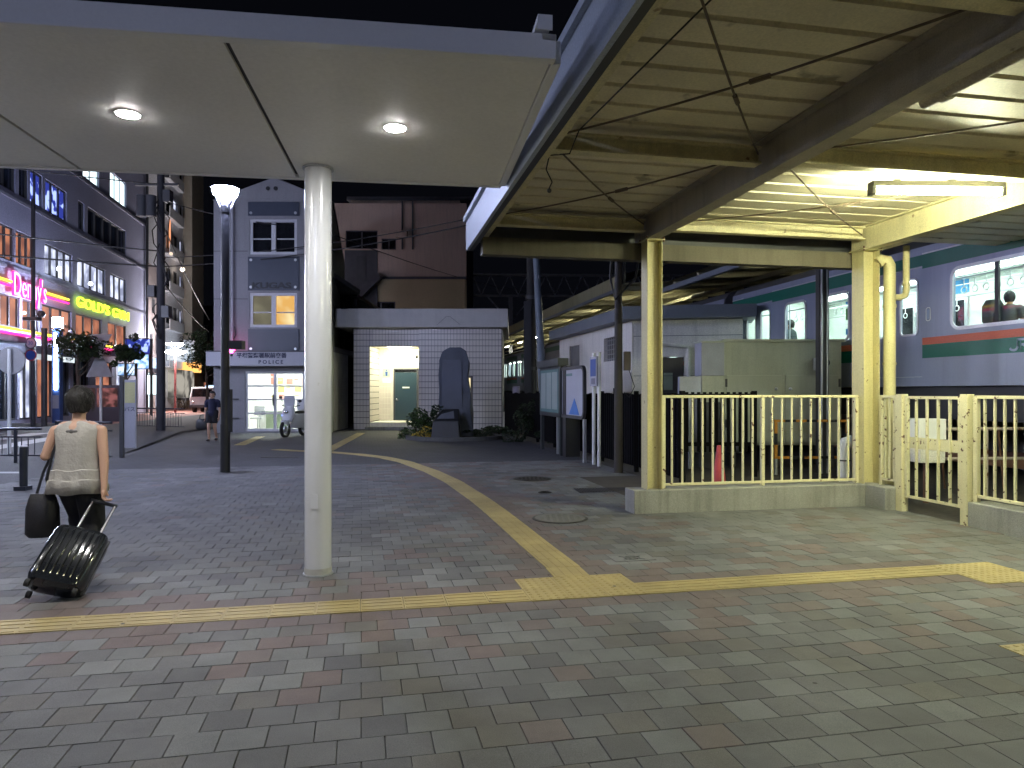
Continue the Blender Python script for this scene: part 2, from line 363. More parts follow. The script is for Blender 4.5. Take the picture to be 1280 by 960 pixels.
# manholes, grating, drain
m_iron = mat('cast_iron', (.05,.045,.04), .6, metal=.4, var=.25, bump=.5, bscale=60)
def manhole(px, py, r, label, m):
    c = G(px, py); t = root('manhole_cover', label, 'manhole cover', (c.x, c.y, 0))
    MB().tube([(0,0,-.01),(0,0,.006)], r+.03, 32).build('ring', m_iron, t)
    b = MB().tube([(0,0,.0),(0,0,.009)], r, 32)
    for i in range(-3,4):
        for j in range(-3,4):
            if math.hypot(i,j)*r/4.2 < r*.85: b.box(i*r/4.2-.02,i*r/4.2+.02,j*r/4.2-.02,j*r/4.2+.02,.009,.012)
    b.build('lid', m, t)
manhole(700,648,.30,'paving coloured round manhole cover nearest the railing plinth', mat('lid_grey',(.13,.125,.11),.8))
manhole(665,598.5,.30,'dark iron round manhole cover beyond the curved yellow strip', m_iron)
manhole(681,615.5,.07,'tiny dark round valve cover between two manholes', m_iron)
c = G(757,612.5); t = root('drain_grating', 'dark rectangular drain grating beside the yellow post plinth', 'drain grating', (c.x,c.y,0), R(8))
MB().box(-.46,.46,-.21,.21,-.01,.004).build('pit', m_black, t)
for i in range(22): MB().box(-.45+.042*i,-.438+.042*i,-.2,.2,.004,.012).build('bar', m_iron, t)
c = G(350,571.5); tag(MB(Matrix.Translation((c.x,c.y,0))@Matrix.Rotation(R(3),4,'Z')).box(-.42,.42,-.07,.07,-.005,.008).build('drain_slot', m_iron), 'narrow dark rectangular cover set in the square before the police box', 'drain cover')
c = G(790,698); t = root('marker_tile', 'pale paving tile with a thin crossed mark by the yellow strip', 'marker tile', (c.x,c.y,0), TP)
MB().box(-.19,.19,-.1,.1,-.01,.005).build('plate', PAV[4], t)
b = MB(); b.bar((-.1,-.07,.006),(.1,.07,.006),.012,.003); b.bar((-.1,.07,.0065),(.1,-.07,.0065),.012,.003); b.tube([(.075*math.cos(k*.52),.06*math.sin(k*.52),.006) for k in range(13)],.004,4); b.build('mark', m_black, t)

# ================================================================== WHITE CANOPY, COLUMN, DOWNLIGHTS
TC = R(8.0); ZC = 3.35; CM = Matrix.Rotation(TC, 4, 'Z')
C0 = Vector((.217, 4.0, 0))                                   # front right corner
cano = root('canopy', 'flat white walkway canopy with square ceiling panels', 'canopy', (C0.x, C0.y, 0), TC)
D = 2.39
b = MB().box(-9.5, 0, .0, D, ZC+.03, ZC+.16); b.build('roof', m_dkgrey, cano)
MB().box(-9.5, .02, -.07, -.002, ZC-.005, ZC+.135).build('front_fascia', m_white, cano, bevel=.006)
MB().box(-9.5, .02, D+.002, D+.06, ZC-.005, ZC+.135).build('back_fascia', m_white, cano, bevel=.006)
MB().box(.0, .06, .0, D, ZC-.002, ZC+.133).build('end_fascia', m_white, cano, bevel=.006)
m_down = lamp('downlight_lens', (1,.98,.94), 175)
m_ring = mat('downlight_ring', (.8,.8,.78), .3)
for i in range(5):
    x1 = -.006-1.755*i; x0 = x1-1.728
    MB().box(x0, x1, .004, D-.004, ZC, ZC+.022).build('ceiling_panel', m_ceil, cano, bevel=.003)
    cx, cy = (x0+x1)/2-.02, 1.10+.0*i
    p = Matrix.Translation(C0)@CM@Vector((cx,cy,ZC)); lb = ['rightmost round downlight nearest the white column','round downlight left of the white column above the suitcase walker','round downlight farther left under the canopy','round downlight fourth from the canopy end','round downlight fifth from the canopy end'][i]
    t = root('downlight', lb, 'ceiling light', (p.x,p.y,ZC), group='round downlights in the white canopy')
    MB().tube([(0,0,-.005),(0,0,.004)], .082, 28).build('trim_ring', m_ring, t)
    MB().tube([(0,0,-.0055),(0,0,-.0075)], [.070,.069], 28).build('lens', m_down, t)
MB().box(-.10,-.02,-.16,.10,ZC+.15,ZC+.19).box(-.10,-.02,-.16,-.15,ZC+.11,ZC+.15).build('bracket', m_white, cano)
c = G(393.5,721); c.y += .1
t = root('canopy_column', 'glossy white round column holding up the canopy', 'column', (c.x-.0,c.y,0))
m_gloss = mat('gloss_white', (.61,.62,.65), .2, var=.05, coat=.4, grain=.01, rust=.05, rcol=(.45,.44,.42), rscale=11, streak=.10)
MB().cyl((0,0,0),(0,0,ZC-.004),.109,n=48).build('shaft', m_gloss, t); MB().cyl((0,0,.0125),(0,0,.06),.1105,n=48).build('foot_sleeve', mat('foot_grime',(.42,.41,.38),.5,var=.3,scale=12), t); MB().box(-.03,.03,-.113,-.105,.55,.67).build('access_cover', m_gloss, t)
MB().cyl((0,0,0),(0,0,.012),.122,n=48).build('base_ring', m_alu, t)
MB().cyl((0,0,ZC-.016),(0,0,ZC-.003),.125,n=48).build('top_ring', m_alu, t)

# ================================================================== STATION ROOF
sr = root('station_roof', 'old cream steel station roof with corrugated deck and grey girder', 'roof', (0,0,0), TH)
ZB = 3.50
def ibeam(b, p, q, w_, h_, m=0, tf=.018, tw=.012):
    p = Vector(p); q = Vector(q); z = Vector((0,0,1))
    b.bar(p+z*tf/2, q+z*tf/2, w_, tf, m); b.bar(p+z*(h_-tf/2), q+z*(h_-tf/2), w_, tf, m); b.bar(p+z*h_/2, q+z*h_/2, tw, h_-2*tf-.001, m); return b
beams_b = [8.39, 5.72, 3.12, .45, -2.2]
for bb in beams_b:
    ibeam(MB(), (1.36,bb,ZB), (3.36,bb,ZB), .12, .15).build('cross_beam', m_yel2, sr)
    ibeam(MB(), (3.52,bb,ZB+.03), (6.46,bb,ZB+.03), .12, .17).build('cross_beam', m_yel2, sr)
ibeam(MB(), (3.44,8.9,3.40), (3.44,-3,3.40), .16, .323).build('main_girder', m_gird, sr)
ibeam(MB(), (6.53,8.7,3.40), (6.53,-3,3.40), .14, .323).build('side_girder', m_yel2, sr)
ibeam(MB(), (1.42,8.9,3.46), (1.42,-3,3.46), .09, .15).build('edge_beam', m_yel2, sr)
MB().box(1.35,6.6,8.58,8.75,3.19,3.40).build('end_beam', mat('end_beam_brown',(.11,.095,.065),.7,streak=.4), sr)  # dark brown puts the shaded underside below the lit beam into colour
# corrugated deck, ridges run across
b = MB(); prof = []; y = -3.
while y < 8.95: prof += [(y,3.725),(y+.265,3.725),(y+.278,3.768),(y+.317,3.768)]; y += .33
for (y0,z0),(y1,z1) in zip(prof, prof[1:]): b.add([(1.3,y0,z0),(9.6,y0,z0),(9.6,y1,z1),(1.3,y1,z1)], [(0,1,2,3)])
b.build('corrugated_deck', m_deck, sr, smooth=False)
# deck top skin and fascia
MB().box(1.24,9.6,-3,8.98,3.80,3.83).build('roof_sheet', m_dkgrey, sr)
MB().box(1.20,1.235,-3,8.98,3.30,3.68).build('fascia', m_fasc, sr)
MB().box(1.16,1.199,-3,8.98,3.66,3.72).build('fascia_lip', m_fasc, sr)
MB().box(1.236,1.29,-3,8.98,3.30,3.34).build('fascia_return', m_black, sr)
MB().box(1.2,7.2,8.985,9.02,3.42,3.78).build('end_fascia', m_dkgrey, sr)
# rods
for i in range(4):
    b0, b1 = beams_b[i+1], beams_b[i]
    for x0, x1 in ((1.45,3.36),(3.55,6.45)):
        for (p, q) in (((x0,b0),(x1,b1)),((x0,b1),(x1,b0))):
            mx = [(p[0]+(q[0]-p[0])*t, p[1]+(q[1]-p[1])*t, 3.60-.05*math.sin(math.pi*t)+(0.012 if p[1] > q[1] else 0)) for t in [k/8 for k in range(9)]]
            o = MB().tube(mx, .0085, 6); c0 = Vector(mx[4])+(Vector(mx[5])-Vector(mx[4]))*.3; o.tube([c0, c0+(Vector(mx[5])-Vector(mx[4]))*.35], .018, 6); o.build('brace_rod', m_rod, sr)
# conduits
MB().tube([(1.5,8.3,3.58),(1.52,6.0,3.56),(1.6,5.6,3.45),(1.62,5.4,3.57),(1.9,2.,3.60),(1.95,-2,3.6)], .006, 6).build('cable', m_wire, sr)
MB().tube([(1.53,6.0,3.56),(1.49,5.95,3.42),(1.53,5.9,3.30),(1.5,5.88,3.24)], .006, 6).sphere((1.5,5.88,3.22),.02).build('cable_end', m_wire, sr)
MB().tube([(3.62,4.1,3.43),(3.63,-2.5,3.43)], .045, 12).build('pipe', m_gird, sr)
for y in (3.9,2.6,1.3): MB().tube([(3.63,y,3.43),(3.63,y+.06,3.43)], .06, 12).build('pipe_clamp', m_gird, sr)
b = MB()
for i in range(12): b.bar((3.40,4.0-.21*i*1.0,3.68),(3.30,4.0-.21*i,3.74),.012,.012)
# posts (H sections)
m_base = m_yel
def post(a, b, label, w_=.19, rz=0, h=3.40, base=.285):
    p = grid(a, b, 0); t = root('steel_post', label, 'post', (p.x,p.y,0), TH+rz, group='yellow steel posts under the station roof')
    o = MB(); o.box(-w_/2,w_/2,-w_/2,-w_/2+.012,base,h-.012); o.box(-w_/2,w_/2,w_/2-.012,w_/2,base,h-.012); o.box(-.005,.005,-w_/2+.0125,w_/2-.0125,base,h-.012); o.build('shaft', m_yel, t, bevel=.002)
    MB().box(-w_/2-.03,w_/2+.03,-w_/2-.03,w_/2+.03,h-.011,h-.001).build('cap_plate', m_yel, t)
    q = MB()
    for i,j in ((-1,-1),(1,-1),(1,1),(-1,1)): q.tube([(i*(w_/2+.015),j*(w_/2+.01),h-.03),(i*(w_/2+.015),j*(w_/2+.01),h+.03)],.011,6)
    q.build('bolts', m_rust, t); return t
post(3.47, 8.40, 'yellow steel post at the left end of the railing', .20, R(90)*0+R(90))
post(6.53, 8.42, 'yellow steel post beside the thick yellow drainpipe', .24, R(90))
# fluorescent lamp
m_tube = lamp('fluorescent_tube', (.97,1.,.66), 120)
p = grid(5.44, 6.0, 3.468); t = root('fluorescent_lamp', 'bare fluorescent strip lamp glowing under the corrugated roof', 'strip light', p, R(2.0))
MB().box(-.66,.66,-.055,.055,.030,.085).build('housing', m_dkgrey, t, bevel=.006)
for s in (-1,1): MB().box(s*.645-.02,s*.645+.02,-.05,.05,-.045,.034).build('end_cap', m_dkgrey, t)
for s in (-.036,.036): MB().tube([(-.62,s,-.005),(.62,s,-.005)], .019, 12).build('tube', m_tube, t)
for x in (-.4,.15,.55): MB().box(x-.03,x+.03,-.02,.02,.086,.11).build('hanger', m_dkgrey, t)
for k,(a_,b_) in enumerate(((5.44,-1.9),)):  # unseen copy added to light the roof and posts from the near side
    c_ = copy_tree(t); c_.location = grid(a_, b_, 3.468); c_['label'] = ['fluorescent strip lamp two beams nearer than the visible one','fluorescent strip lamp far behind under the station roof'][k]
# pipes beside post 2
t = root('drainpipe', 'thick yellow drainpipe with an elbow standing beside the second post', 'drainpipe', grid(6.78,8.28,0), TH)
MB().tube([(-.14,.05,3.22),(-.09,.03,3.26),(-.03,.01,3.25),(0,0,3.18),(0,0,3.1),(0,0,.25)], .075, 20).build('pipe', m_yel, t)
MB().tube([(0,0,2.62),(0,0,2.66)], .085, 20).build('collar', m_yel, t); MB().tube([(0,0,1.86),(0,0,1.89)], .085, 20).build('collar', m_yel, t)
MB().tube([(.24,-.02,3.45),(.24,-.02,2.85),(.22,-.02,2.79),(.15,-.01,2.76),(.06,0,2.76)], .042, 14).build('branch_pipe', m_yel, t)
MB().tube([(.24,-.02,2.92),(.24,-.02,2.96)], .05, 14).build('collar', m_yel, t)

# ================================================================== PLINTHS AND RAILINGS
MB(GM).box(3.18,6.40,8.25,8.58,-.02,.287).build('plinth_wall', m_conc, bevel=.012, label='long grey concrete plinth under the left yellow railing', category='plinth')
MB(GM).box(6.402,6.70,7.90,8.60,-.02,.285).build('plinth_wall', m_conc, bevel=.012, label='short grey concrete plinth block beneath the drainpipe', category='plinth')
MB(GM).box(6.56,6.86,1.5,6.80,-.02,.272).build('plinth_wall', m_conc, bevel=.012, label='pale grey concrete plinth right of the yellow gate', category='plinth')
ZT = 1.46
def railing(p, q, n, label, zb=.33, bars='round', posts=True, mid=None, tall=ZT):
    p = Vector((p.x,p.y,0)); q = Vector((q.x,q.y,0)); d = q-p; L_ = d.length
    t = root('railing', label, 'railing', p, math.atan2(d.y,d.x), group='pale yellow railings along the station yard')
    MB().box(0,L_,-.022,.022,tall-.035,tall).build('top_rail', m_rail, t, bevel=.004)
    MB().box(0,L_,-.018,.018,zb-.015,zb+.018).build('bottom_rail', m_rail, t, bevel=.004)
    me = MB().box(-.011,.011,-.011,.011,zb+.019,tall-.036).mesh('bar', m_rail)
    for i in range(n):
        x = L_*(i+1)/(n+1)
        if mid is not None and i == mid: MB().box(x-.022,x+.022,-.02,.02,.285,tall-.036).build('middle_post', m_rail, t)
        else:
            o = inst(me, 'bar', t, (x,0,0)); o.rotation_euler[1] = rnd.uniform(-.003,.003)
    for x in ((0.02, L_-.02) if posts else ()): MB().box(x-.024,x+.024,-.025,.025,.28,tall-.001).build('end_post', m_rail, t)
    return t
railing(grid(3.60,8.40), grid(6.40,8.42), 19, 'long yellow railing between the two steel posts', mid=9)
railing(grid(6.60,8.22), grid(6.60,7.90), 3, 'short yellow railing between drainpipe and gate', zb=.36)
railing(grid(6.62,6.75), grid(6.62,1.6), 40, 'yellow railing right of the gate on a concrete plinth', zb=.34)
for bb, lb in ((7.84,'rusty yellow gate post on the drainpipe side'),(6.84,'yellow gate post on the right side of the gate')):
    p = grid(6.60, bb); t = tag(MB().box(-.05,.05,-.05,.05,-.01,1.475).build('gate_post', m_rail, bevel=.005), lb, 'gate post', 'yellow gate posts'); t.location = p; t.rotation_euler[2] = TH
p = grid(6.60,7.77); q = grid(6.60,6.91); L_ = (q-p).length
t = root('gate', 'low yellow barred gate with a flat middle plate', 'gate', p, math.atan2((q-p).y,(q-p).x))
for x in (.02, L_-.02): MB().box(x-.02,x+.02,-.02,.02,.18,1.45).build('stile', m_rail, t)
MB().box(.041,L_-.041,-.018,.018,1.415,1.45).build('top_rail', m_rail, t); MB().box(.041,L_-.041,-.018,.018,.18,.21).build('bottom_rail', m_rail, t)
MB().box(.041,L_-.041,.014,.022,.80,.94).build('plate', m_rail, t)
for i in range(4): MB().box(L_*(i+1)/5-.0125,L_*(i+1)/5+.0125,-.0125,.0125,.211,1.414).build('bar', m_rail, t)

# ================================================================== TRAIN
m_tr = mat('train_silver', (.27,.295,.39), .38, metal=.25, var=.05, scale=1.5, grain=.02, streak=.15)  # blue cast of the street lamps is put into the silver
m_green = mat('train_green', (.008,.13,.09), .35, var=.06); m_orange = mat('train_orange', (.55,.12,.06), .4, var=.06)
m_skirt = mat('train_skirt', (.16,.16,.17), .5, var=.15, streak=.4); m_troof = mat('train_roof', (.07,.07,.075), .7, var=.2)
m_inner = mat('train_inner', (.72,.78,.72), .5, var=.03); m_ilight = lamp('train_ceiling_light', (.88,1.,.93), 7)
m_lblue = mat('pale_blue_print', (.30,.38,.55), .4, var=.02, grain=0); m_ad = [mat('ad_green',(.2,.42,.12),.5), mat('ad_blue',(.05,.3,.6),.5), mat('ad_red',(.6,.12,.1),.5), mat('ad_white',(.8,.8,.8),.5)]
m_seat = mat('seat_fabric', (.04,.10,.22), .8)
def rrect(x0,x1,z0,z1,r,n=5):
    pts = []
    for cx,cz,a0 in ((x1-r,z0+r,-90),(x1-r,z1-r,0),(x0+r,z1-r,90),(x0+r,z0+r,180)):
        for k in range(n+1): t = R(a0+90*k/n); pts.append((cx+r*math.cos(t), cz+r*math.sin(t)))
    return pts
def ringframe(x0,x1,z0,z1,r,bw,y0,y1,m=0):
    i = rrect(x0,x1,z0,z1,r); o = rrect(x0-bw,x1+bw,z0-bw,z1+bw,r+bw); n = len(i); b = MB()
    vs = [(x,y,z) for y in (y0,y1) for lp in (i,o) for x,z in lp]
    fs = []
    for k in range(n):
        j = (k+1)%n; fs += [(k,j,n+j,n+k),(2*n+k,3*n+k,3*n+j,2*n+j),(k,2*n+k,2*n+j,j),(n+k,n+j,3*n+j,3*n+k)]
    return b.add(vs, fs, m)
def train_car(s0, s1, doors, wins, label, near):
    p = grid(9.32, s0); t = root('train_car', label, 'train car', (p.x,p.y,0), TH+R(90), 'cars of the silver commuter train')
    L_ = s1-s0; W = 2.85
    holes = [(a-s0,b_-s0,2.54,3.50) for a,b_ in wins]+[(d-.65-s0,d+.65-s0,1.76,3.66) for d in doors]
    MB().wall(0,L_,1.60,4.0,holes,-.06,0).build('side_wall', m_tr, t)
    MB().box(0,L_,-W,-W+.05,1.6,4.0).box(0,.05,-W+.05,-.06,1.6,4.0).box(L_-.05,L_,-W+.05,-.06,1.6,4.0).build('body_shell', m_tr, t)
    MB().box(.05,L_-.05,-W+.051,-.061,1.6,1.75).build('floor', m_skirt, t)
    arc = [(0,3.86),(-.03,4.0),(-.16,4.16),(-.5,4.27),(-W/2,4.33),(-W+.5,4.27),(-W+.16,4.16),(-W+.03,4.0),(-W,3.86)]
    MB().loft([[(x,y,z) for y,z in arc] for x in (-.05,L_+.05)]).build('roof', m_troof, t)
    MB().box(.1,L_-.1,-W+.1,-.12,1.05,1.59).build('underframe', m_black, t)
    for x in (2.5,3.9+.7,L_-4.6,L_-2.5): MB().cyl((x,-.35,.85),(x,-.45,.85),.42,n=20).build('wheel', m_iron, t)
    dd = sorted(doors); edges = [0]+[e for d in dd for e in (d-.66-s0,d+.66-s0)]+[L_]
    for a,b_ in zip(edges[::2], edges[1::2]):
        if b_-a < .05: continue
        MB().box(a,b_,.001,.005,3.62,3.86).build('green_band', m_green, t); MB().box(a,b_,.001,.005,2.31,2.43).build('orange_stripe', m_orange, t)
        MB().box(a,b_,.001,.005,2.08,2.309).build('lower_green_band', m_green, t)
        if near: MB().box(a,b_,.002,.012,3.865,3.885).build('rain_gutter', m_alu, t)
    for d in dd:
        x = d-s0
        if near: MB().box(x-.66,x+.66,.001,.005,3.67,3.86).build('green_band', m_green, t)
        for s in (-1,1):
            xa, xb = (x-.64,x-.004) if s < 0 else (x+.004,x+.64); wx0, wx1 = xa+.13, xb-.13
            dr = MB().wall(xa,xb,1.765,3.655,[(wx0,wx1,2.52,3.46)],-.05,-.025).build('door', m_tr, t)
            if near:
                ringframe(wx0,wx1,2.52,3.46,.08,.035,-.024,-.012).build('window_rim', m_alu, dr)
                MB().box(wx0,wx1,-.045,-.04,2.52,3.46).build('pane', m_glass, dr)
    for a,b_ in wins:
        a -= s0; b_ -= s0
        f = ringframe(a+.02,b_-.02,2.56,3.48,.12,.055,.0005,.016).build('window', m_alu, t)
        MB().box(a,b_,-.04,-.035,2.54,3.50).build('pane', m_glass, f)
        if b_-a > 1.2: MB().box((a+b_)/2-.035,(a+b_)/2+.035,-.03,.004,2.545,3.495).build('mullion', m_black, f)
    MB().box(.05,L_-.05,-W+.051,-W+.06,1.751,3.98).box(.05,L_-.05,-W+.061,-.061,3.84,3.855).build('lining', m_inner, t)
    MB().box(.051,.06,-W+.07,-.07,1.751,3.97).box(L_-.06,L_-.051,-W+.07,-.07,1.751,3.97).build('end_lining', m_inner, t)
    for y in (-.95,-1.9): MB().box(.4,L_-.4,y-.06,y+.06,3.78,3.81).build('light_strip', m_ilight, t)
    if near:
        for y in (-.42,-2.4):
            MB().tube([(.6,y,3.42),(L_-.6,y,3.42)], .015, 8).build('hand_rail', m_alu, t)
            MB().tube([(.6,y+.25,3.62),(L_-.6,y+.25,3.62)], .012, 6).build('luggage_rail', m_alu, t)
        vis = [w_ for w_ in wins if w_[1] > 7.5]
        st_ = MB().tube([(0,0,0),(0,0,-.16)], .008, 5).tube([(.055*math.sin(k*math.pi/6),0,-.215+.055*math.cos(k*math.pi/6)) for k in range(13)], .009, 5).mesh('strap', m_white)
        for a,b_ in vis:
            x = a-s0-.1
            while x < b_-s0+.3:
                for y in (-.42,-2.4): inst(st_, 'strap', t, (x,y,3.42))
                x += .22
        for a,b_ in wins:
            a -= s0; b_ -= s0
            bz = MB().box(a,b_,-W+.06,-W+.5,1.9,2.2).box(a,b_,-W+.061,-W+.14,2.2,2.7)
            bz.build('bench_seat', m_seat, t)
            MB().wall(a,b_,2.7,3.5,[(a+.08,b_-.08,2.75,3.42)],-W+.07,-W+.1).build('far_window', m_alu, t)
            MB().box(a+.08,b_-.08,-W+.062,-W+.069,2.75,3.42).build('far_pane', m_dglass, t)
            MB().box(a,b_-.3,-W+.062,-W+.068,3.56,3.85).build('poster', m_ad[rnd.randrange(4)], t)
        for d in dd: MB().tube([(d-s0-.75,-.4,1.75),(d-s0-.75,-.4,3.9)], .016, 8).build('grab_pole', m_alu, t)
    return t
doors1 = [1.9,6.6,11.25,15.9]; wins1 = [(3.4,5.1),(8.28,9.95),(12.5,13.24),(13.92,14.7)]
tc1 = train_car(-3.5,17.1,doors1,wins1,'nearest silver train car with green bands and the operator emblem',True)
d2 = [19.3+4.75*k for k in range(4)]; w2 = [(d2[k]+1.15,d2[k]+1.15+.8) for k in range(3)]+[(d2[k]+2.5,d2[k]+3.4) for k in range(3)]
train_car(17.6,37.4,d2,w2,'second silver train car seen beyond the white hut',False)
train_car(37.9,57.7,[x+20.3 for x in d2],[(a+20.3,b+20.3) for a,b in w2],'third silver train car behind the leaning pole',False)
train_car(58.2,78.0,[x+40.6 for x in d2],[(a+40.6,b+40.6) for a,b in w2],'farthest silver train car beside the tiled toilet block',False)
# emblem J R on the lower green band, built as flat strokes
b = MB(); S = Matrix.Translation((0,0,0)); cx = 8.72+3.5
def stroke(pts, w_=.035):
    for p, q in zip(pts, pts[1:]): b.bar((cx-p[0],.008,2.08+p[1]),(cx-q[0],.008,2.08+q[1]),.006,w_)
stroke([(-.16,.07),(-.14,.045),(-.09,.035),(-.05,.05),(-.03,.09),(-.03,.20)]); stroke([(-.045,.19),(.12,.19),(.14,.17),(.14,.13),(.11,.115),(.03,.115)]); stroke([(.06,.115),(.15,.03)]); stroke([(.02,.19),(.02,.035)],.03)
b.build('emblem', m_lblue, tc1)
e = ringframe(10.42+3.5,10.50+3.5,2.72,2.93,.03,.012,.002,.006).build('door_plate', m_white, tc1); MB().box(13.935,13.99,.002,.005,2.74,2.91).build('plate_face', m_lblue, e)
for k,(z0,z1) in enumerate(((3.03,3.17),(2.86,2.93),(2.66,2.78))): MB().box(14.18-.05,14.18+.08,-.035,-.03,z0,z1).build('sticker', m_black, tc1)
for z0,z1,mm in ((3.3,3.36,1),(2.98,3.22,0),(2.68,2.8,1)): MB().box(16.25,16.5,-.3,-.295,z0,z1).build('poster', m_ad[mm], tc1)

# ------------------------------------------------------------------ people
m_skin = mat('skin', (.50,.30,.21), .5, var=.05, grain=.02); m_hair = mat('hair', (.012,.010,.009), .6, var=.3, bump=1., bscale=90)
def body_mesh(caps, voxel, m, name='body'):
    b = MB()
    for p, q, r0, r1 in caps:
        p = Vector(p); q = Vector(q)
        if (q-p).length > 1e-4: b.tube([p,q],[r0,r1],14)
        b.sphere(p,r0,14,9); b.sphere(q,r1,14,9)
    o = bpy.data.objects.new('tmp', b.mesh('tmp', m)); COL.objects.link(o)
    md = o.modifiers.new('r','REMESH'); md.mode = 'VOXEL'; md.voxel_size = voxel; md.use_smooth_shade = True
    sm = o.modifiers.new('s','SMOOTH'); sm.iterations = 3; sm.factor = .5
    me = bpy.data.meshes.new_from_object(o.evaluated_get(bpy.context.evaluated_depsgraph_get())); me.name = name
    me.materials.clear(); me.materials.append(m); me.polygons.foreach_set('material_index', [0]*len(me.polygons)); bpy.data.objects.remove(o); return me
def head_caps(c, f=(0,1,0), s=1.):
    c = Vector(c); f = Vector(f).normalized(); r = f.cross(Vector((0,0,1))).normalized(); u = Vector((0,0,1))
    return [(c+u*.03*s-f*.015*s, c+u*.03*s+f*.015*s, .078*s,.076*s),(c-u*.05*s+f*.03*s, c-u*.075*s+f*.045*s, .052*s,.034*s),
            (c+f*.088*s+u*.0*s, c+f*.103*s-u*.025*s, .009*s,.014*s),(c+r*.077*s-u*.01*s, c+r*.08*s-u*.03*s, .014*s,.010*s),(c-r*.077*s-u*.01*s, c-r*.08*s-u*.03*s, .014*s,.010*s),
            (c+f*.082*s-u*.052*s+r*.018*s, c+f*.082*s-u*.052*s-r*.018*s, .009*s,.009*s)]
def hand_caps(wr, d, side, curl=.3, s=1.):
    """wr wrist, d finger direction, side = direction of the thumb"""
    wr = Vector(wr); d = Vector(d).normalized(); sd = Vector(side).normalized(); nrm = d.cross(sd).normalized(); out = []
    out.append((wr, wr+d*.045*s, .022*s,.02*s))
    for k, (o_, l) in enumerate(((.027,.066),(.009,.075),(-.009,.070),(-.026,.055))):
        b0 = wr+d*.075*s+sd*o_*s; out.append((wr+d*.03*s+sd*o_*.8*s, b0, .014*s,.010*s))
        m1 = b0+(d*math.cos(curl)+nrm*math.sin(curl))*l*.5*s; m2 = m1+(d*math.cos(2.4*curl)+nrm*math.sin(2.4*curl))*l*.5*s
        out += [(b0,m1,.0095*s,.0088*s),(m1,m2,.0088*s,.0075*s)]
    t0 = wr+d*.02*s+sd*.024*s; t1 = t0+(d*.6+sd*.6+nrm*.3)*.035*s; t2 = t1+(d*.85+sd*.1+nrm*.4)*.03*s
    return out+[(t0,t1,.012*s,.011*s),(t1,t2,.0105*s,.009*s)]
def ell(c, rx, ry, z, n=28, ph=0, am=0, fr=9): return [(c[0]+rx*(1+am*math.sin(fr*t+ph))*math.cos(t), c[1]+ry*(1+am*math.sin(fr*t+ph))*math.sin(t), z) for t in [2*math.pi*k/n for k in range(n)]]
def hair_cap(name, c, f, m, parent, s=1., low=.07):
    """hair as a shell over the crown and nape, open at the face"""
    b = MB(); c = Vector(c); f = Vector(f).normalized(); r = f.cross(Vector((0,0,1))).normalized(); vs = []; n = 26; K = 11
    for j in range(K+1):
        el = math.pi/2-(math.pi*.86)*j/K
        for i in range(n):
            az = 2*math.pi*i/n; fr = math.cos(az)
            e2 = el if fr < .35 else max(el, .33+(0.25*(1-fr)))
            wob = 1+.045*math.sin(az*5+j*.8)+.03*math.sin(az*13+1.7*j)+.02*math.sin(az*23+j)
            rr = (.098 if e2 > -.2 else .098+.0*e2)*s*wob; rad = math.cos(e2) if e2 > -.55 else math.cos(-.55)*(1-.25*(-.55-e2))
            z = .033*s+rr*math.sin(e2)*(1.06 if e2 > 0 else 1.15)
            vs.append(c+f*(fr*rad*rr*1.08-.008*s)+r*(math.sin(az)*rad*rr*.93)+Vector((0,0,z)))
    fs = [(j*n+i, j*n+(i+1)%n, (j+1)*n+(i+1)%n, (j+1)*n+i) for j in range(K) for i in range(n)]
    b.add(vs, fs); o = b.build(name, m, parent); md = o.modifiers.new('s','SOLIDIFY'); md.thickness = .012*s; md.offset = -1; return o

# woman with suitcase (seen from behind)
wl = G(93.5, 722); wm = root('person', 'woman in a cream sleeveless blouse and black trousers pulling a suitcase', 'person', (wl.x, wl.y+.05, 0), R(6))
z0 = 1.405
caps = head_caps((0,.02,z0), (-.05,1,0), .98)
caps += [((0,.0,1.24),(0,.015,1.34),.052,.047),((-.10,0,1.205),(.10,0,1.205),.058,.058),((-.155,0,1.19),(.155,0,1.19),.045,.045),((0,0,1.17),(0,0,.98),.115,.10),((0,0,.98),(0,0,.82),.105,.125),((-.075,0,.80),(.075,0,.80),.10,.10)]
caps += [((.175,0,1.185),(.215,-.04,.94),.045,.036),((.215,-.04,.94),(.235,-.085,.735),.036,.024)]
caps += [((-.175,0,1.185),(-.235,-.04,.98),.045,.036),((-.235,-.04,.98),(-.20,.11,1.13),.036,.024)]
caps += hand_caps((.235,-.09,.725),(0.02,-.12,-1),(-.2,.9,0),.75) + hand_caps((-.198,.115,1.14),(.3,.3,.8),(.8,-.2,-.2),.8)
# legs mid stride
legs = [((.075,0,.78),(.085,.06,.43),.088,.058),((.085,.06,.43),(.09,-.14,.10),.052,.034),((-.075,0,.78),(-.08,.16,.44),.088,.058),((-.08,.16,.44),(-.085,.26,.08),.052,.034)]
feet = [((.09,-.15,.09),(.10,-.04,.03),.032,.026),((-.085,.26,.06),(-.09,.40,.035),.032,.026)]
inst(body_mesh(caps+legs+feet, .0065, m_skin), 'body', wm)
m_trou = mat('black_cloth', (.012,.012,.014), .8); m_blouse = mat('cream_blouse', (.36,.34,.31), .8, var=.12, scale=14, bump=.6, bscale=40, grain=.05)
inst(body_mesh([(p,q,r0+.022,r1+(.034 if z < 2 else 0)) for z,(p,q,r0,r1) in enumerate(legs)], .01, m_trou, 'trousers'), 'trousers', wm)
sh = MB()
for p,q,r0,r1 in feet: sh.sphere(tuple((Vector(p)+Vector(q))/2+Vector((0,0,-.0))), (.042,.11,.034), 12, 8)
sh.build('shoes', m_black, wm)
hair_cap('hair', (0,.02,z0), (-.05,1,0), m_hair, wm, 1.06)
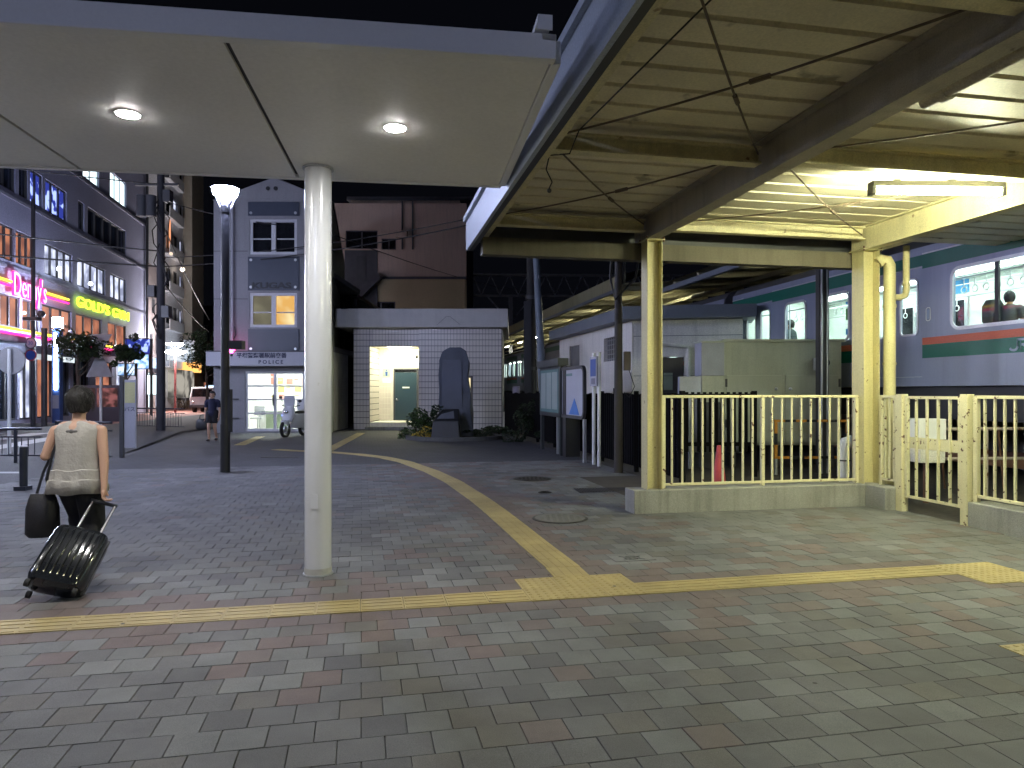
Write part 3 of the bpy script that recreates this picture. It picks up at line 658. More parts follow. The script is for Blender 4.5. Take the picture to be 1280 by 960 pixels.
hs = MB(); hr = random.Random(8)
for k in range(110):
    az = hr.uniform(0,6.283); e0 = hr.uniform(.1,1.5); pts = []
    for q_ in range(6):
        e_ = e0-q_*.26; rr_0 = .1015+.002*q_*hr.random(); rd = math.cos(max(e_,-.35))*rr_0; fz = math.sin(az+.05*q_)*rd*1.0; pts.append((math.cos(az+.05*q_)*rd, .02+fz*1.08, z0+.035+rr_0*math.sin(max(e_,-.75))*1.08+(min(0,e_+.75))*.08))
    if math.sin(az) < .45: hs.tube(pts, [.0035,.004,.004,.0035,.0025,.0012], 4)
hs.build('hair_strands', m_hair, wm, kind='stuff')
bl = MB(); rings = [ell((0,.0),.075,.07,1.262,40), ell((0,-.002),.15,.085,1.240,40), ell((0,-.005),.178,.105,1.20,40), ell((0,-.01),.165,.125,1.12,40), ell((0,-.01),.162,.13,1.03,40,0,.008), ell((0,-.01),.172,.135,.93,40,1,.012), ell((0,-.01),.182,.14,.878,40,1,.014), ell((0,-.01),.196,.15,.872,40,2,.02), ell((0,-.01),.204,.155,.80,40,2,.025), ell((0,-.01),.216,.165,.792,40,3,.03), ell((0,-.01),.232,.18,.685,40,3,.05)]
rings = [[(p[0]*(1+(.05*max(0,(1.1-p[2]))*math.sin(9*math.atan2(p[1],p[0])+3*p[2]))), p[1]*(1+.10*max(0,1.1-p[2])*math.sin(7*math.atan2(p[1],p[0])+2)), p[2]+.006*math.sin(5*math.atan2(p[1],p[0]))) for p in rg] for rg in rings]; bl.loft(rings, caps=False); o = bl.build('blouse', m_blouse, wm); md = o.modifiers.new('s','SOLIDIFY'); md.thickness = .006
b = MB(); b.sphere((0,-.112,1.185),(.022,.012,.018),8,6); b.sphere((-.025,-.11,1.185),(.022,.01,.012),8,6); b.sphere((.025,-.11,1.185),(.022,.01,.012),8,6); b.build('neck_bow', mat('bow',(.16,.15,.15),.8), wm)
# shoulder bag (hangs from her: its own thing)
bagp = Matrix.Translation(wm.location)@Matrix.Rotation(R(6),4,'Z')
t = root('shoulder_bag', 'large black tote bag hanging from the shoulder of the suitcase woman', 'bag', bagp@Vector((-.265,-.02,0)), R(20))
b = MB(); b.loft([ell((0,0),.10,.055,.33,20), ell((0,0),.125,.075,.36,20), ell((0,0),.12,.075,.56,20), ell((0,0),.10,.05,.64,20), ell((0,0),.085,.03,.68,20)]); b.build('bag_body', mat('bag_black',(.014,.013,.016),.5,bump=.3), t)
MB().tube([(-.05,.02,.66),(-.0,.02,.85),(.08,.03,1.05),(.135,.04,1.20),(.15,.02,1.245),(.14,-.05,1.20),(.09,-.09,1.0),(.04,-.05,.8),(.05,-.02,.66)], .011, 6).build('strap', m_black, t)
# suitcase
sc_b = G(60,757); hd = bagp@Vector((.245,-.105,.64)); base = Vector((sc_b.x-.04, sc_b.y+.09, .05)); ax = (hd-base); L_ = ax.length; az = ax.normalized()
xr = Vector((.86,.50,0)); xr = (xr-az*xr.dot(az)).normalized(); yr = az.cross(xr)
SM = Matrix((( xr.x,yr.x,az.x,base.x),(xr.y,yr.y,az.y,base.y),(xr.z,yr.z,az.z,base.z),(0,0,0,1)))
t = root('suitcase', 'glossy black ribbed hard suitcase tilted on its wheels', 'suitcase', base); t.matrix_world = SM
m_case = mat('case_black', (.016,.018,.022), .16, var=.1, coat=.6, grain=0)
def rr3(w_, d_, r, z, n=6): return [(x,y,z) for x,y in rrect(-w_,w_,-d_,d_,r,n)]
b = MB(); b.loft([rr3(.13,.07,.05,.035), rr3(.178,.11,.07,.05), rr3(.19,.125,.07,.09), rr3(.19,.125,.07,.46), rr3(.178,.11,.07,.505), rr3(.13,.07,.05,.52)]); b.build('shell', m_case, t)
for k in range(7):
    x = -.132+.044*k; MB().tube([(x,-.105,.07),(x,-.128,.10),(x,-.128,.45),(x,-.105,.49)], .010, 8).build('rib', m_case, t)
MB().box(-.195,.195,-.006,.006,.05,.51).build('zip_band', m_black, t, bevel=.003)
for s in (-.085,.085): MB().tube([(s,.06,.50),(s,.06,L_-.01)], .011, 10).build('telescopic_tube', m_chrome, t)
MB().tube([(-.10,.06,L_),(.10,.06,L_)], .016, 10).build('handle', m_black, t)
MB().tube([(-.07,-.02,.52),(-.06,-.02,.55),(.06,-.02,.55),(.07,-.02,.52)], .009, 8).build('carry_handle', m_chrome, t)
for s in (-.155,.155):
    for y in (-.085,.085): MB().cyl((s-.014,y,.012),(s+.014,y,.012),.027,n=16).build('wheel', m_rub, t)

def simple_person(loc, rz, label, h=1.6, top=(.02,.02,.05), bottom=(.01,.01,.012), seated=False, bag=False, face=-1, crop=False, short=True, group=None):
    t = root('person', label, 'person', loc, rz, group); s = h/1.6; F_ = (0,1,0)
    hc = (0,.01,1.475)
    hd_ = head_caps(hc, F_, 1.0)
    cps = hd_+[((0,0,1.30),(0,.01,1.41),.054,.05),((-.15,0,1.27),(.15,0,1.27),.055,.055),((0,0,1.24),(0,0,1.0),.12,.11),((0,0,1.0),(0,0,.9),.11,.13)]
    arms = [((.18,0,1.26),(.225,-.03,1.0),.048,.038),((.225,-.03,1.0),(.21,.05,.78),.037,.026),((-.18,0,1.26),(-.225,-.02,1.0),.048,.038),((-.225,-.02,1.0),(-.21,.02,.78),.037,.026)]
    lg = [] if crop else [((.08,0,.86),(.09,.09,.46),.09,.056),((.09,.09,.46),(.09,.05,.09),.054,.036),((-.08,0,.86),(-.085,.04,.46),.09,.056),((-.085,.04,.46),(-.09,-.13,.11),.054,.036),((.09,.05,.06),(.095,.17,.035),.034,.028),((-.09,-.13,.09),(-.095,-.03,.035),.034,.028)]
    hands = hand_caps((.21,.052,.77),(0,.1,-1),(-.3,.9,0),.3)+hand_caps((-.21,.022,.77),(0,.1,-1),(.3,.9,0),.3)
    vx = .011 if crop else .008
    inst(body_mesh(cps+arms+lg+hands, vx, m_skin), 'body', t)
    mt = mat('top', top, .8, var=.15, bump=.3); mb = mat('bottom', bottom, .8)
    torso = [(p,q,r0+.022,r1+.022) for p,q,r0,r1 in cps[len(hd_)+1:]]+[(arms[0][0],arms[0][0] if short is None else tuple((Vector(arms[0][0])*.45+Vector(arms[0][1])*.55)),.066,.056),(arms[2][0],tuple((Vector(arms[2][0])*.45+Vector(arms[2][1])*.55)),.066,.056)]
    inst(body_mesh(torso, .013, mt, 'shirt'), 'shirt', t)
    if not crop:
        k = .55 if short else 1.
        inst(body_mesh([((-.08,0,.9),(.08,0,.9),.125,.125)]+[(p,tuple(Vector(p).lerp(Vector(q),k*1.0)),r0+.03,r1+.045) for p,q,r0,r1 in (lg[0],lg[2])], .013, mb, 'shorts'), 'shorts', t)
        b = MB(); b.sphere((.095,.12,.035),(.045,.12,.036),12,8); b.sphere((-.095,-.07,.055),(.045,.12,.036),12,8); b.build('shoes', m_black, t)
    for sx_ in (-.03,.03): MB().sphere((sx_,hc[1]+.083,hc[2]+.012),(.011,.007,.006),8,6).build('eye', m_dglass, t)
    hair_cap('hair', hc, F_, m_hair, t, 1.03)
    t.scale = (s,s,s); return t
pl = G(265.5,551); far_p = simple_person((pl.x,pl.y,0), R(185), 'person in dark clothes carrying a black bag walking toward the square beside the police box', 1.52, (.012,.014,.045), (.01,.01,.014))
q = pl+Vector((-.32,-.02,0)); t = root('hand_bag', 'black hand bag carried by the distant walker beside the police box', 'bag', q)
MB().loft([ell((0,0),.16,.07,.36,16), ell((0,0),.19,.09,.42,16), ell((0,0),.17,.08,.62,16), ell((0,0),.12,.04,.68,16)]).build('bag_body', m_black, t); MB().tube([(-.08,0,.66),(-.04,0,.78),(.1,0,.80),(.1,0,.66)], .012, 6).build('strap', m_black, t)
# passengers in the near car, standing on the floor behind the big window
def on_train(s, d): p = grid(9.32+d, s); return p
for s, d, rz, top, lb, hh in ((9.42,.55,R(-60),(.09,.10,.10),'train passenger with a dark grey backpack behind the large window',1.35),(9.1,.9,R(-40),(.02,.25,.6),'train passenger in a bright blue shirt behind the window bar',1.42),
                       (8.6,.7,R(60),(.02,.02,.025),'train passenger with black hair and black shirt at the right of the large window',1.36),(8.75,1.5,R(10),(.5,.5,.48),'train passenger in a pale shirt farther inside the car',1.5),(15.9,.9,R(30),(.03,.05,.05),'train passenger in dark shirt behind the third small window',1.55),(14.2,.6,R(30),(.02,.04,.04),'train passenger silhouetted low in the small narrow window',1.3)):
    p = on_train(s, d); simple_person((p.x,p.y,1.751-.02), TH+rz, lb, hh, top, crop=False)
t = root('backpack', 'dark grey backpack worn by the train passenger at the large window', 'backpack', on_train(9.62,.45)+Vector((0,0,1.75)), TH)
MB().loft([rr3(.12,.07,.05,.82), rr3(.15,.10,.06,.88), rr3(.15,.10,.06,1.12), rr3(.10,.07,.05,1.22)]).build('pack', mat('pack',(.05,.055,.05),.7), t); MB().box(-.1,.1,-.125,-.10,.86,1.0).build('pocket', m_black, t)

# ================================================================== PLATFORM ROOFS, GANTRY
m_proof = mat('platform_roof_cream', (.36,.33,.2), .6, var=.15, scale=1, streak=.3); m_gut = mat('gutter_blue_grey', (.16,.18,.21), .5, var=.1)
m_ptube = lamp('platform_tube', (1,.96,.72), 60)
def platform_roof(b0, b1, zb, zt, label, m_edge):
    p = grid(8.43, b0); t = root('platform_roof', label, 'platform roof', (p.x,p.y,0), TH); L_ = b1-b0
    MB().box(0,.08,0,L_,zb,zt).build('edge_fascia', m_edge, t); MB().box(-.10,-.002,0,L_,zb-.03,zb+.08).build('gutter', m_gut, t)
    MB().add([(.08,0,zb+.25),(6,0,zb+.65),(6,L_,zb+.65),(.08,L_,zb+.25),(.08,0,zb+.29),(6,0,zb+.69),(6,L_,zb+.69),(.08,L_,zb+.29)],[(0,1,2,3),(7,6,5,4),(0,4,5,1),(3,2,6,7)]).build('deck', m_proof, t)
    n = int(L_/1.5)
    for i in range(n):
        y = .5+i*1.5; MB().bar((.1,y,zb+.16),(5.9,y,zb+.56),.10,.16).build('beam', m_proof, t)
    for x in (1.6,3.4): MB().box(x-.06,x+.06,.1,L_-.1,zb+.02,zb+.12).build('purlin', m_proof, t)
    for i in range(int(L_/5)):
        y = 2.2+i*5; MB().box(2.3-.05,2.3+.05,y-.6,y+.6,zb+.12,zb+.15).build('lamp_housing', m_white, t); MB().box(2.3-.03,2.3+.03,y-.58,y+.58,zb+.09,zb+.118).build('lamp_tube', m_ptube, t)
    MB().add([(.02,0,zt),(2.5,0,zt+.75),(2.5,L_,zt+.75),(.02,L_,zt)],[(0,1,2,3)]).build('roof_sheet', m_gut, t)
    return t
platform_roof(2, 21, 4.42, 4.56, 'nearer platform roof with a blue grey gutter above the train', m_gut)
platform_roof(23.5, 62, 5.0, 5.55, 'long yellowish platform roof running away beyond the white hut', m_proof)
# platform behind the train
MB(GM).box(12.4,20,-5,80,.0,1.6).build('platform_slab', m_conc, label='station platform behind the silver train', category='platform')
for i in range(3):
    p = grid(12.7, 14+i*13); tag(MB().box(-.1,.1,-.1,.1,1.6,4.6+.4).build('roof_post', m_proof), ['platform roof post nearest the near train car','platform roof post behind the second train car','platform roof post behind the third train car'][i], 'post').location = p
# dark pipe post just this side of the train
t = root('rain_pipe', 'tall dark metal post in front of the train windows above the cabinet', 'post', grid(8.2,11.75,0), TH)
MB().box(-.10,.10,-.06,.06,0,4.25).build('shaft', m_dkgrey, t, bevel=.01); MB().cyl((-.06,-.075,0),(-.06,-.075,4.2),.02).build('conduit', m_alu, t); MB().cyl((.05,-.075,0),(.05,-.075,4.2),.015).build('conduit', m_alu, t)
MB().loft([rr3(.1,.06,.02,4.0), rr3(.2,.12,.03,4.3)]).build('head', m_yel2, t)
t = root('catenary_gantry', 'grey lattice gantry over the tracks in the night sky', 'gantry', (0,58,0), R(2)); m_gan = mat('gantry_grey', (.16,.17,.2), .6)
for x in (-3.6,-.3+.2,9): MB().box(x-.15,x+.15,-.15,.15,0,13.5 if x < -3 else 9.3).build('column', m_gan, t)
b = MB()
b.box(-4,14,-.3,-.22,11.0,11.12).box(-4,14,-.3,-.22,9.3,9.42).box(-4,14,.22,.3,11.0,11.12).box(-4,14,.22,.3,9.3,9.42)
for i in range(12):
    x = -4+1.5*i; b.bar((x,-.26,9.4),(x+.75,-.26,11.0),.08,.08); b.bar((x+.75,-.26,11.0),(x+1.5,-.26,9.4),.08,.08)
b.build('truss', m_gan, t)
b = MB(); b.bar((-.1,0,7.2),(-2.,0,9.3),.1,.1); b.bar((-.1,0,7.2),(1.6,0,9.3),.1,.1); b.build('brace', m_gan, t)

# ================================================================== WHITE HUT
m_hut = mat('hut_wall', (.76,.73,.67), .75, var=.08, scale=1.2, streak=.25, bump=.15)
A = Vector((3.03,17.9,0)); hut = root('utility_hut', 'white single storey station hut with a blue grey flat roof', 'hut', A, 0)
sM = Matrix.Rotation(TH+R(90),4,'Z'); fM = Matrix.Rotation(R(-11),4,'Z')
MB(sM).wall(0.0,7.0,0,3.3,[(1.1,2.2,2.35,3.0),(4.6,5.7,2.3,3.0)],-.2,0).build('side_wall', m_hut, hut)
MB(fM).wall(.0,2.68,0,3.3,[(.62,1.28,.3,2.38)],.02,.2).build('front_wall', m_hut, hut)
for z in (2.9,1.9): MB(fM).box(.01,2.67,.014,.019,z,z+.012).build('wall_joint', m_dkgrey, hut)
MB(fM).box(2.5,2.7,.21,6,0,3.3).build('end_wall', m_hut, hut)
MB().add([(*(sM@Vector((7.1,.35,0))).xy,z) for z in (3.31,3.62)]+[(*(sM@Vector((-.3,.35,0))).xy,z) for z in (3.31,3.62)]+[(*(fM@Vector((2.95,-.35,0))).xy,z) for z in (3.31,3.62)]+[(*(fM@Vector((3.4,6.5,0))).xy,z) for z in (3.31,3.62)], [(0,2,3,1),(2,4,5,3),(4,6,7,5),(6,0,1,7),(1,3,5,7),(0,6,4,2)]).build('roof', m_gut, hut)
wv = MB(sM).box(1.1,2.2,-.12,-.10,2.35,3.0).build('window', m_dkgrey, hut); b = MB(sM)
for i in range(7): b.box(1.1+.157*i,1.12+.157*i,-.08,-.06,2.35,3.0)
for i in range(5): b.box(1.1,2.2,-.06,-.045,2.40+.13*i,2.42+.13*i)
b.build('grille', m_alu, wv)
MB(sM).box(4.6,5.7,-.1,-.05,2.3,3.0).build('vent_panel', mat('vent',(.2,.2,.2),.6), hut)
dr = MB(fM).box(.64,1.26,.1,.14,.3,2.36).build('door', mat('hut_door',(.05,.045,.04),.5), hut); MB(fM).box(.78,1.0,.085,.099,1.55,1.98).build('notice', mat('notice_green',(.25,.3,.22),.7), dr)
MB(fM).tube([(.55,-.12,2.72),(.7,-.12,2.70),(1.35,-.05,2.62),(1.38,-.03,2.55),(1.38,-.03,1.4)], .045, 10).build('duct', m_hut, hut)
MB(sM).tube([(.9,.03,3.3),(.9,.03,1.5),(1.2,.06,1.35),(1.3,.03,1.6)], .015, 6).build('cable', m_wire, hut)

# ================================================================== GREY CABINET AND YARD THINGS
m_cab = mat('cabinet_grey_green', (.44,.45,.37), .5, var=.06, scale=2, streak=.15)
t = root('equipment_cabinet', 'large grey green two door equipment cabinet behind the yellow railing', 'cabinet', (4.18,14.0,0), 0)
MB().box(0,2.32,0,.9,.45,2.49).build('body', m_cab, t, bevel=.01); MB().box(-.04,2.36,-.05,.95,2.491,2.54).build('lid', m_cab, t)
for x0,x1,kx in ((.05,1.13,1.02),(1.21,2.26,1.30)):
    d = MB().box(x0,x1,-.022,-.001,.5,1.83).build('door', m_cab, t, bevel=.004); MB().sphere((kx,-.04,1.56),.035,10,6).build('knob', m_alu, d)
    for z in (1.6,.8): MB().box(x0-.03 if x0 < 1 else x1-.01, x0+.01 if x0 < 1 else x1+.03, -.035,-.022,z,z+.16).build('hinge', m_dkgrey, d)
for x in (.15,1.1,2.1): MB().box(x,x+.12,.1,.8,0,.449).build('leg', m_dkgrey, t)
t2 = root('flood_lamp', 'small box with a round black lens on the front of the cabinet', 'camera', (4.18+1.88,13.97,2.05)); MB().box(-.13,.06,-.12,0,-.12,.12).build('housing', m_cab, t2); MB().cyl((.04,-.17,.02),(.04,-.11,.02),.085,n=20).build('lens', m_black, t2)
t = root('meter_box', 'tall bluish grey box at the left end of the cabinet', 'box', (3.71,13.9,0)); MB().box(0,.45,0,.5,1.82,2.47).build('box', mat('box_blue_grey',(.34,.35,.42),.5), t, bevel=.008); MB().box(-.02,.46,-.02,.52,2.471,2.50).build('lid', m_cab, t); MB().box(.02,.45,.03,.5,1.3,1.819).build('lower_box', m_cab, t); MB().box(.05,.4,.1,.4,0,1.299).build('stand', m_dkgrey, t)
tag(MB().box(3.26,3.68,13.8,13.95,1.42,1.80).box(3.45,3.5,13.85,13.9,0,1.42).build('panel_box', mat('panel_white',(.42,.43,.5),.5)), 'small pale box on a stand beside the hut door', 'box')
# dark slatted fence panels
m_pick = mat('dark_picket', (.005,.005,.006), .9, var=.3); m_pick.node_tree.nodes['Principled BSDF'].inputs['Specular IOR Level'].default_value = .1
t = root('slat_fence', 'short dark slatted fence behind the left half of the long yellow railing', 'fence', (3.0,12.4,0), R(2))
for i in range(12): MB().box(.03+.105*i,.085+.105*i,0,.02,.45,1.5).build('slat', m_pick, t)
MB().box(0,1.3,.021,.05,1.40,1.47).box(0,1.3,.021,.05,.55,.62).build('rail', m_pick, t)
for x in (.0,1.28): MB().box(x-.04,x+.04,.051,.12,0,1.52).build('fence_post', m_pick, t)
t = root('picket_fence', 'long dark picket fence running away along the railway side', 'fence', grid(4.83,10.6,0), TH+R(90))
for i in range(8): MB().box(i*2.0-.04,i*2.0+.04,-.1,-.03,0,1.52).build('fence_post', m_pick, t)
b = MB()
for i in range(125): b.box(.12*i,.12*i+.075,-.02,0,.12,1.47+.015*math.sin(i*7))
b.build('pickets', m_pick, t, kind='stuff'); MB().box(0,15,-.029,-.021,1.30,1.38).box(0,15,-.029,-.021,.30,.38).build('rail', m_pick, t)
m_or = mat('safety_orange', (.62,.26,.03), .5, rust=.3, rcol=(.1,.08,.05))
t = root('barrier', 'orange and black striped barrier frame in front of the cabinet', 'barrier', (4.73,12.8,0), R(1))
def striped(p, q, n):
    p = Vector(p); q = Vector(q)
    for i in range(n): MB().bar(p.lerp(q,i/n),p.lerp(q,(i+1)/n-.002),.045,.045).build('stripe', m_or if i%2 == 0 else m_black, t)
striped((0,0,.98),(1.36,0,.98),7); striped((0,0,.32),(1.36,0,.32),5); striped((.03,0,.955),(.03,0,.345),3); striped((1.33,0,.955),(1.33,0,.345),3)
for x in (.03,1.33): MB().box(x-.02,x+.02,-.02,.02,0,.30).build('leg', m_alu, t)
t = root('traffic_cone', 'red traffic cone standing behind the railing', 'cone', (3.18,10.9,0)); m_cone = mat('cone_red', (.45,.05,.06), .5)
MB().cyl((0,0,.02),(0,0,.68),.12,.03,20).build('cone_body', m_cone, t); MB().box(-.17,.17,-.17,.17,0,.025).build('base', m_cone, t)
t = root('standpipe', 'white bent standpipe at the foot of the second steel post', 'standpipe', (4.72,10.1,0))
MB().tube([(0,0,0),(0,0,.30),(0,0,.31)], .06, 14).build('foot', m_white, t); MB().tube([(0,0,.30),(0,0,.72),(.03,0,.78),(.1,0,.80),(.22,0,.78)], .085, 16).build('pipe', m_white, t); MB().tube([(0,0,.52),(0,0,.54)], .093, 16).build('band', m_dkgrey, t); MB().sphere((.27,0,.76),.06).build('valve', m_rust, t)
t = root('control_box', 'small white control box on a stand beyond the yellow gate', 'box', (5.42,9.45,0), R(3)); MB().box(0,.38,0,.25,.82,1.14).build('upper_box', m_white, t, bevel=.01); MB().box(.03,.38,.02,.25,.55,.81).build('lower_box', m_hut, t, bevel=.01); MB().box(.15,.2,.1,.15,0,.549).build('stand', m_rust, t)
t = root('track_rail_fence', 'low white and rusty two bar rail fence beyond the gate', 'fence', (5.0,9.9,0), R(4)); m_rr = mat('rail_white_rust', (.5,.42,.38), .6, rust=.5, rscale=5)
for z in (.98,.56): MB().tube([(0,0,z),(8,0,z)], .022, 8).build('rail', m_rr, t)
for i in range(6): MB().tube([(1.5*i+.2,0,0),(1.5*i+.2,0,1.0)], .025, 8).build('fence_post', m_rr, t)
for i in range(5): MB().bar((1.3+.45*i,.3,.1),(1.25+.45*i,.35,1.0),.02,.02).build('stake', m_rust, t)
for i in range(2): tag(MB(GM).box(9.95+1.067*i+.0,10.02+1.067*i,-5,80,.3,.45).build('track', m_rust), ['steel rail of the track on the near side under the train','steel rail of the track on the platform side under the train'][i], 'rail')

# poles and boards on the railway side
def upole(name, loc, r, h, label, m=None, lean=(0,0)):
    t = root(name, label, 'pole', loc); MB().cyl((0,0,0),(lean[0],lean[1],h),r,r*.72,20).build('shaft', m or mat('pole_dark',(.035,.033,.032),.8,bump=.3,bscale=30), t); return t
t = upole('utility_pole', (.70,26,0), .19, 12, 'thick dark utility pole with bands standing right of the tiled toilet block')
for z in (7.1,4.9,2.3): MB().tube([(0,0,z),(0,0,z+.12)], .215, 16).build('band', m_rust if z > 7 else m_dkgrey, t)
MB().cyl((.24,-.05,0),(.22,-.05,10),.03).build('conduit', mat('conduit_tan',(.3,.27,.18),.6), t); MB().box(-.27,.0,-.25,-.05,0,4.8).build('guard', m_black, t)
MB().cyl((-.55,-.3,.4),(-.55,-.3,1.7),.14,.14,12).build('guard_sleeve', mat('sleeve_lilac',(.3,.27,.33),.6), t)
t = upole('signal_pole', (1.02,22,0), .13, 7.5, 'slightly leaning blue grey steel pole left of the white hut', mat('pole_blue',(.14,.17,.21),.5), (-.36,0)); MB().box(-.25,-.19,-.1,.1,5.0,5.1).build('bracket', m_alu, t)
t = upole('utility_pole', (1.98,13.2,0), .085, 6, 'slim dark brown pole nearest the yellow post', mat('pole_brown',(.045,.038,.034),.7))
MB().box(.10,.22,-.06,.06,1.9,2.25).build('junction_box', mat('box_brown',(.07,.05,.045),.6), t); MB().box(-.09,.3,-.05,.05,4.05,4.1).build('arm', m_dkgrey, t)
MB().tube([(-.12,-.09,4.4),(-.16,-.09,3.6),(-.08,-.09,3.2),(.3,-.09,3.6),(.45,-.09,4.5)], .025, 6).build('cable', m_wire, t); MB().tube([(.09,-.05,3.5),(.1,-.05,4.4)], .03, 6).build('cable', m_wire, t)
MB().tube([(.2,0,1.9),(.3,0,1.6),(.2,0,1.4),(.1,0,1.5)], .008, 5).build('cable', m_wire, t)
m_bframe = mat('board_frame', (.05,.055,.055), .4); m_bface = mat('board_face', (.34,.40,.38), .3, var=.1); m_mapw = mat('map_face', (.42,.43,.50), .35, var=.08, scale=3); m_mapb = mat('map_blue', (.06,.20,.55), .4); m_teal = mat('board_teal', (.10,.20,.19), .4)
t = root('notice_board', 'greenish notice board with sheets in a dark frame right of the leaning pole', 'notice board', grid(4.37,16.15,0), TH+R(90))
MB().box(0,2.0,-.12,0,.9,2.12).build('frame', m_bframe, t, bevel=.01); MB().box(-.05,2.05,-.2,.06,2.121,2.3).build('hood', m_bframe, t); MB().box(.1,1.9,.001,.006,1.0,2.05).build('face', m_teal, t)
for i in range(3):
    for j in range(2): MB().box(.2+.56*i,.68+.56*i,.007,.011,1.5-.42*j,1.98-.44*j).build('sheet', m_bface, t)
for x in (.02,1.9): MB().box(x,x+.1,-.1,-.02,0,.899).build('leg', m_bframe, t)
MB().box(-.35,-.08,-.4,-.05,0,2.1).build('side_post', m_black, t)
t = root('map_board', 'white area map board in a rounded frame on two legs', 'map board', grid(4.43,14.4,0), TH+R(90))
fr = ringframe(.06,2.24,.98,2.0,.12,.07,-.05,.02).build('frame', m_dkgrey, t); MB().prism(rrect(.05,2.25,.96,2.01,.12),-.02,.0).build('face', m_mapw, t)
MB().prism([(.35,1.0),(1.15,1.0),(.9,1.2),(.72,1.36),(.6,1.25)],.001,.005).build('sea_area', m_mapb, t); MB().box(.9,1.5,.001,.005,1.86,1.92).build('title_strip', m_teal, t)
for x in (.02,2.18): MB().box(x,x+.08,-.06,.0,0,.92).build('leg', m_alu, t)
t = root('direction_sign', 'narrow blue vertical direction sign on two white posts', 'sign', grid(4.47,13.7,0), TH+R(90)); m_blue = mat('sign_blue', (.02,.07,.30), .4)
MB().box(-.02,.42,-.03,.0,1.62,2.22).build('plate', m_mapw, t); MB().box(.03,.37,.001,.006,1.82,2.17).build('blue_panel', m_blue, t); MB().box(.08,.32,.001,.006,1.66,1.78).build('lower_panel', mat('panel_grey',(.2,.2,.25),.5), t)
for x in (.0,.35): MB().cyl((x,-.06,0),(x,-.06,2.3),.035,n=14).build('post', m_white, t)

# ================================================================== TILED TOILET BLOCK
m_tile = mat('wall_tile', (.68,.63,.59), .3, var=.06, scale=3, grain=.02); m_grout = mat('grout', (.15,.14,.14), .8); m_slab = mat('roof_slab', (.62,.60,.58), .7, var=.07, streak=.08, bump=.2)
tb = root('toilet_block', 'low toilet block clad in pale tiles with a concrete roof slab', 'public toilet', (0,28,0))
MB().box(-6.85,-.15,-.62,6,4.0,4.72).build('roof', m_slab, tb, bevel=.02)
MB().box(-6.25,-5.62,0,6,0,3.995).box(-5.62,-3.66,0,.25,3.3,3.995).box(-3.66,-.38,-.15,6,0,3.995).build('wall', m_grout, tb)
MB().box(-5.62,-3.66,2.0,2.2,.31,3.995).box(-5.619,-3.661,.26,1.999,3.33,3.4).box(-5.619,-3.661,.03,1.999,-.01,.30).build('recess_wall', m_hut, tb)
MB().box(-5.75,-3.4,-.32,.02,-.01,.14).build('step', m_conc, tb, bevel=.01)
b = MB()
def tiles(x0, x1, z0, z1, y, skip=()):
    z = z0
    while z+.2 < z1+.05:
        x = x0
        while x+.1 < x1+.02:
            if not any(a < x+.11 and c > x and e < z+.2 and g_ > z for a,c,e,g_ in skip): b.box(x+.006,min(x+.119,x1-.002),y-.008,y-.0005,z+.012,min(z+.223,z1))
            x += .125
        z += .235
tiles(-6.25,-5.62,.02,3.98,0); tiles(-5.62,-3.66,3.31,3.98,0); tiles(-3.66,-.38,.02,3.98,-.15,[(-1.78,-1.62,1.0,2.05)])
tiles(-5.62,-3.66,.32,3.3,2.0,[(-5.02,-3.93,.3,2.5)])
b.build('wall_tiles', m_tile, tb, smooth=False, kind='stuff')
b = MB(Matrix.Translation((-5.62,0,0))@Matrix.Rotation(R(90),4,'Z')); tiles(.02,2.0,.32,3.3,0); b.build('recess_tiles', m_tile, tb, smooth=False, kind='stuff')
m_door = mat('teal_door', (.018,.042,.058), .4, var=.08)
dr = MB().box(-4.93,-4.03,1.93,1.985,.32,2.32).build('door', m_door, tb, bevel=.005)
MB().box(-4.62,-4.32,1.915,1.928,1.66,1.72).build('door_plate', m_white, dr); MB().sphere((-4.85,1.89,1.2),.04,10,6).build('handle', m_chrome, dr); MB().box(-4.9,-4.8,1.918,1.928,1.12,1.2).build('lock_plate', m_chrome, dr)
MB().box(-5.0,-4.935,1.92,1.99,.31,2.5).box(-4.025,-3.96,1.92,1.99,.31,2.5).box(-4.935,-4.025,1.92,1.99,2.44,2.5).build('door_frame', m_dkgrey, tb); MB().box(-4.93,-4.03,1.95,1.98,2.33,2.435).build('transom', m_dglass, tb)
MB().box(-5.45,-5.15,1.965,1.99,2.15,2.48).build('sign_plate', m_bface, tb); MB().box(-5.47,-5.12,1.965,1.99,1.88,2.08).build('paper', m_white, tb)
b = MB(); b.sphere((-5.3,1.96,2.42),(.03,.008,.03),10,6); b.prism([(-5.35,2.36),(-5.25,2.36),(-5.27,2.18),(-5.33,2.18)],1.955,1.963); b.build('figure_mark', m_blue, tb)
MB().box(-1.77,-1.63,-.17,-.151,1.0,2.05).build('slot_window', emi('slot_glow',(1,.85,.5),1.1), tb)
m_rec = lamp('recess_lamp', (1,.99,.66), 34); MB().box(-5.0,-4.2,.9,1.15,3.27,3.325).build('ceiling_lamp', m_rec, tb)
MB().cyl((-3.74,-.1,2.9),(-3.72,-.3,2.85),.05,.05,10).build('camera', m_black, tb)
MB().tube([(-2.9,-.63,4.08),(-2.55,-.635,4.4),(-2.4,-.635,4.42),(-2.0,-.635,4.1)],.006,5).build('cable', m_grout, tb)
